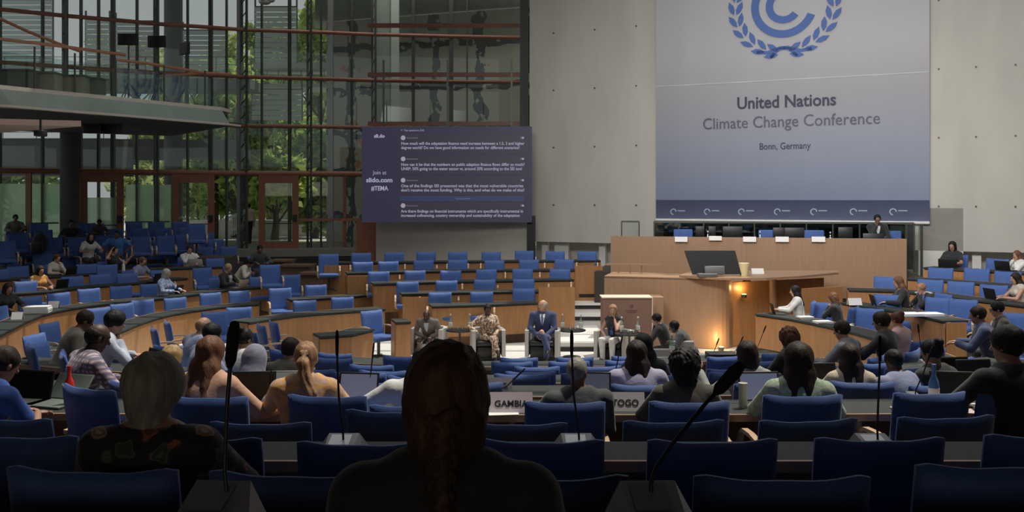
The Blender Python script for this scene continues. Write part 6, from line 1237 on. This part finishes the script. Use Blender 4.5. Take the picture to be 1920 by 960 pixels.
# bottles, papers, cups
p = on_desk('D', 130, .22); bottle(tuple(p), 'bright red sports bottle on the desk by the royal blue t-shirt', mat('red_plastic', (.62, .03, .025), .3), mat('red_plastic', (0, 0, 0)), 1.05)
p = on_desk('D', 1751, .22); bottle(tuple(p), 'tall blue bottle with pale top beside the wide black laptop', mat('blue_plastic', (.07, .16, .45), .3), mat('blue_cap', (.10, .18, .42), .3), 1.1)
p = on_desk('D', 1393, .2); mb = MB(); mb.lathe([(.033, 0), (.033, .17), (.036, .19)], n=14); mb.build('tumbler', mat('cloudy_plastic', (.50, .49, .46), .3), label='cloudy white tumbler beside the lilac laptop display', cat='cup', loc=tuple(p))
p = on_desk('E', 1520, .3); bottle((p.x, p.y, p.z), 'blue bottle standing past the curly haired person in black', mat('blue_plastic', (0, 0, 0)), mat('blue_cap', (0, 0, 0)), 1.0)
q = P(1264, 672, 15.0); t = thing('side_desk', 'grey desk end carrying the green bottle beside the lectern', 'desk', (q.x+.1, 15.3, .012)); mb = MB(); mb.rbox((0, 0, .80), (1.0, .5, .04), .01); mb.build('worktop', GREYW, t); mb = MB(); mb.box((0, .2, .39), (.9, .03, .78)); mb.build('front_panel', DARK, t)
for s_ in (-.46, .46): mb = MB(); mb.box((s_, 0, .39), (.03, .44, .78)); mb.build('support', DARK, t)
bottle((q.x, 15.2, .836), 'greenish glass bottle on the desk end beside the lectern', glass_mat('green_bottle_glass', (.55, .75, .60), .25, .05), s=1.3)
for n, (px, Y, bl, lab) in enumerate(((862, 19.8, (-.20, .22), 'between the brown grey suit and the printed dress'), (1072, 19.8, (-.20, .20), 'between the navy suit and the white trousers'), (1180, 18.9, (-.16, .18), 'beside the white trousers'))):
    X = (px-960)/F*Y; t = thing('side_table', 'small round black side table ' + lab, 'table', (X, Y, .012)); zt_ = .60 if n < 2 else .66
    mb = MB(); mb.lathe([(.30, zt_-.025), (.31, zt_-.012), (.30, zt_)], n=24); mb.build('table_top', DARK, t); mb = MB(); mb.tube([(0, 0, zt_-.02), (0, 0, .02)], .022, 8); mb.build('stem', STEEL, t); mb = MB(); mb.lathe([(.2, 0), (.19, .015), (.03, .03)], n=20); mb.build('base', STEEL, t)
    for k, b in enumerate(bl): bottle((X+b, Y, zt_+.013), 'clear glass bottle, %s on the table %s' % (('first', 'second')[k], lab), s=1.15)
    for k, b in enumerate((-.04, .06)): mb = MB(); mb.lathe([(.026, 0), (.034, .11)], n=12); o = mb.build('drinking_glass', GLASSB, label='drinking glass, %s on the table %s' % (('first', 'second')[k], lab), cat='glass', loc=(X+b, Y-.14, zt_+.013))
def papers(p, w_, d_, h_, rz, label, m=PAPER, name='paper_sheet'):
    mb = MB()
    for k in range(3): mb.box((R.uniform(-.01, .01), R.uniform(-.01, .01), h_*(k+.5)/3), (w_, d_, h_/3*.96), Matrix.Rotation(R.uniform(-.05, .05), 3, 'Z'))
    return mb.build(name, m, label=label, cat='paper', loc=tuple(p), rot=(0, 0, rz))
papers(on_desk('D', 945, .05), .22, .16, .004, .1, 'sheet of paper lying before the GAMBIA sign'); papers(on_desk('D', 1715, .12), .30, .2, .012, .3, 'stack of papers beside the microphone of the leather jacket'); papers(on_desk('D', 1795, .04), .24, .16, .01, -.2, 'papers under the edge of the wide black laptop', mat('pinkish_paper', (.6, .45, .42), .7))
papers(on_desk('D', 1865, .08), .30, .2, .03, .0, 'white notebook beside the black top at the frame edge'); 
for px, y, z, w_, d_, h_, lab in ((62, 588, .95, .50, .35, .14, 'large pile of white papers on the second door side arc'), (1515, 600, .95, .30, .22, .05, 'white papers on the lowest arc before the white shirt'), (1550, 608, .95, .34, .24, .04, 'white papers on the lowest arc before the brown curls'), (1590, 614, .95, .30, .2, .03, 'white sheets behind the blue grey blazer'), (1840, 507, 1.75, .30, .2, .02, 'sheet on the highest arc beside the empty chair'), (1740, 552, 1.35, .3, .2, .03, 'white sheets behind the ginger person')):
    p = PZ(px, y, z+.002); papers((p.x, p.y+.2, z+.003), w_, d_, h_, .2, lab)
for px, lab in ((1712, 'open white ring binder, the one nearer the black dress'), (1752, 'open white ring binder, the one nearer the desk end')):
    p = PZ(px, 594, 1.152); t = thing('ring_binder', lab, 'binder', (p.x, p.y+.15, 1.152), .1); mb = MB(); mb.rbox((0, 0, .03), (.40, .30, .06), .01); mb.build('pages', mat('binder_pages', (.70, .72, .78), .7, noise=.1, scale=30, stretch=(1, 1, 20)), t); mb = MB(); mb.rbox((0, 0, .003), (.43, .33, .006), .002); mb.build('cover', mat('binder_blue', (.15, .2, .35), .5), t)
p = on_desk('J', 1352, .12); mb = MB(); mb.rbox((p.x, p.y, p.z+.047), (.46, .3, .09), .01); mb.build('binder', DARK, label='thick dark binder lying before the glowing uplight', cat='binder')
# bag and backpack
q = P(75, 470, 27.6); t = thing('backpack', 'black backpack on a dark seat near the frosted glass', 'bag', (q.x, q.y, q.z-.1)); mb = MB(); mb.ell((0, 0, .32), (.26, .18, .32)); mb.rbox((0, -.16, .22), (.34, .12, .26), .04); mb.build('body', cloth('black_nylon', (.012, .012, .014)), t); mb = MB(); mb.tube([(-.08, 0, .6), (-.05, 0, .68), (.05, 0, .68), (.08, 0, .6)], .014, 6); mb.build('strap', DARK, t)
p = on_desk('C', 452, -.2); t = thing('handbag', 'orange brown leather handbag hanging on a chair by the salmon blouse', 'bag', (p.x, 6.12, 1.60)); mb = MB(); mb.ell((0, 0, .17), (.15, .08, .17)); mb.build('body', mat('orange_leather', (.42, .19, .07), .5, noise=.2), t); mb = MB(); mb.tube([(-.11, 0, .24), (-.08, 0, .36), (.08, 0, .36), (.11, 0, .24)], .010, 6); mb.build('strap', mat('orange_leather', (0, 0, 0)), t)

p = PZ(226, 512, 1.352); bottle((p.x, p.y+.2, 1.353), 'tall white bottle beside the person with lifted arms', mat('white_plastic', (.65, .68, .65), .4), s=1.2)
p = PZ(492, 541, .952); mb = MB(); mb.lathe([(.04, 0), (.045, .10), (.03, .13), (.02, .17)], n=12); mb.build('flask', WHITE, label='small white flask on the desk beyond the beige laptop', cat='flask', loc=(p.x, p.y+.15, .953))
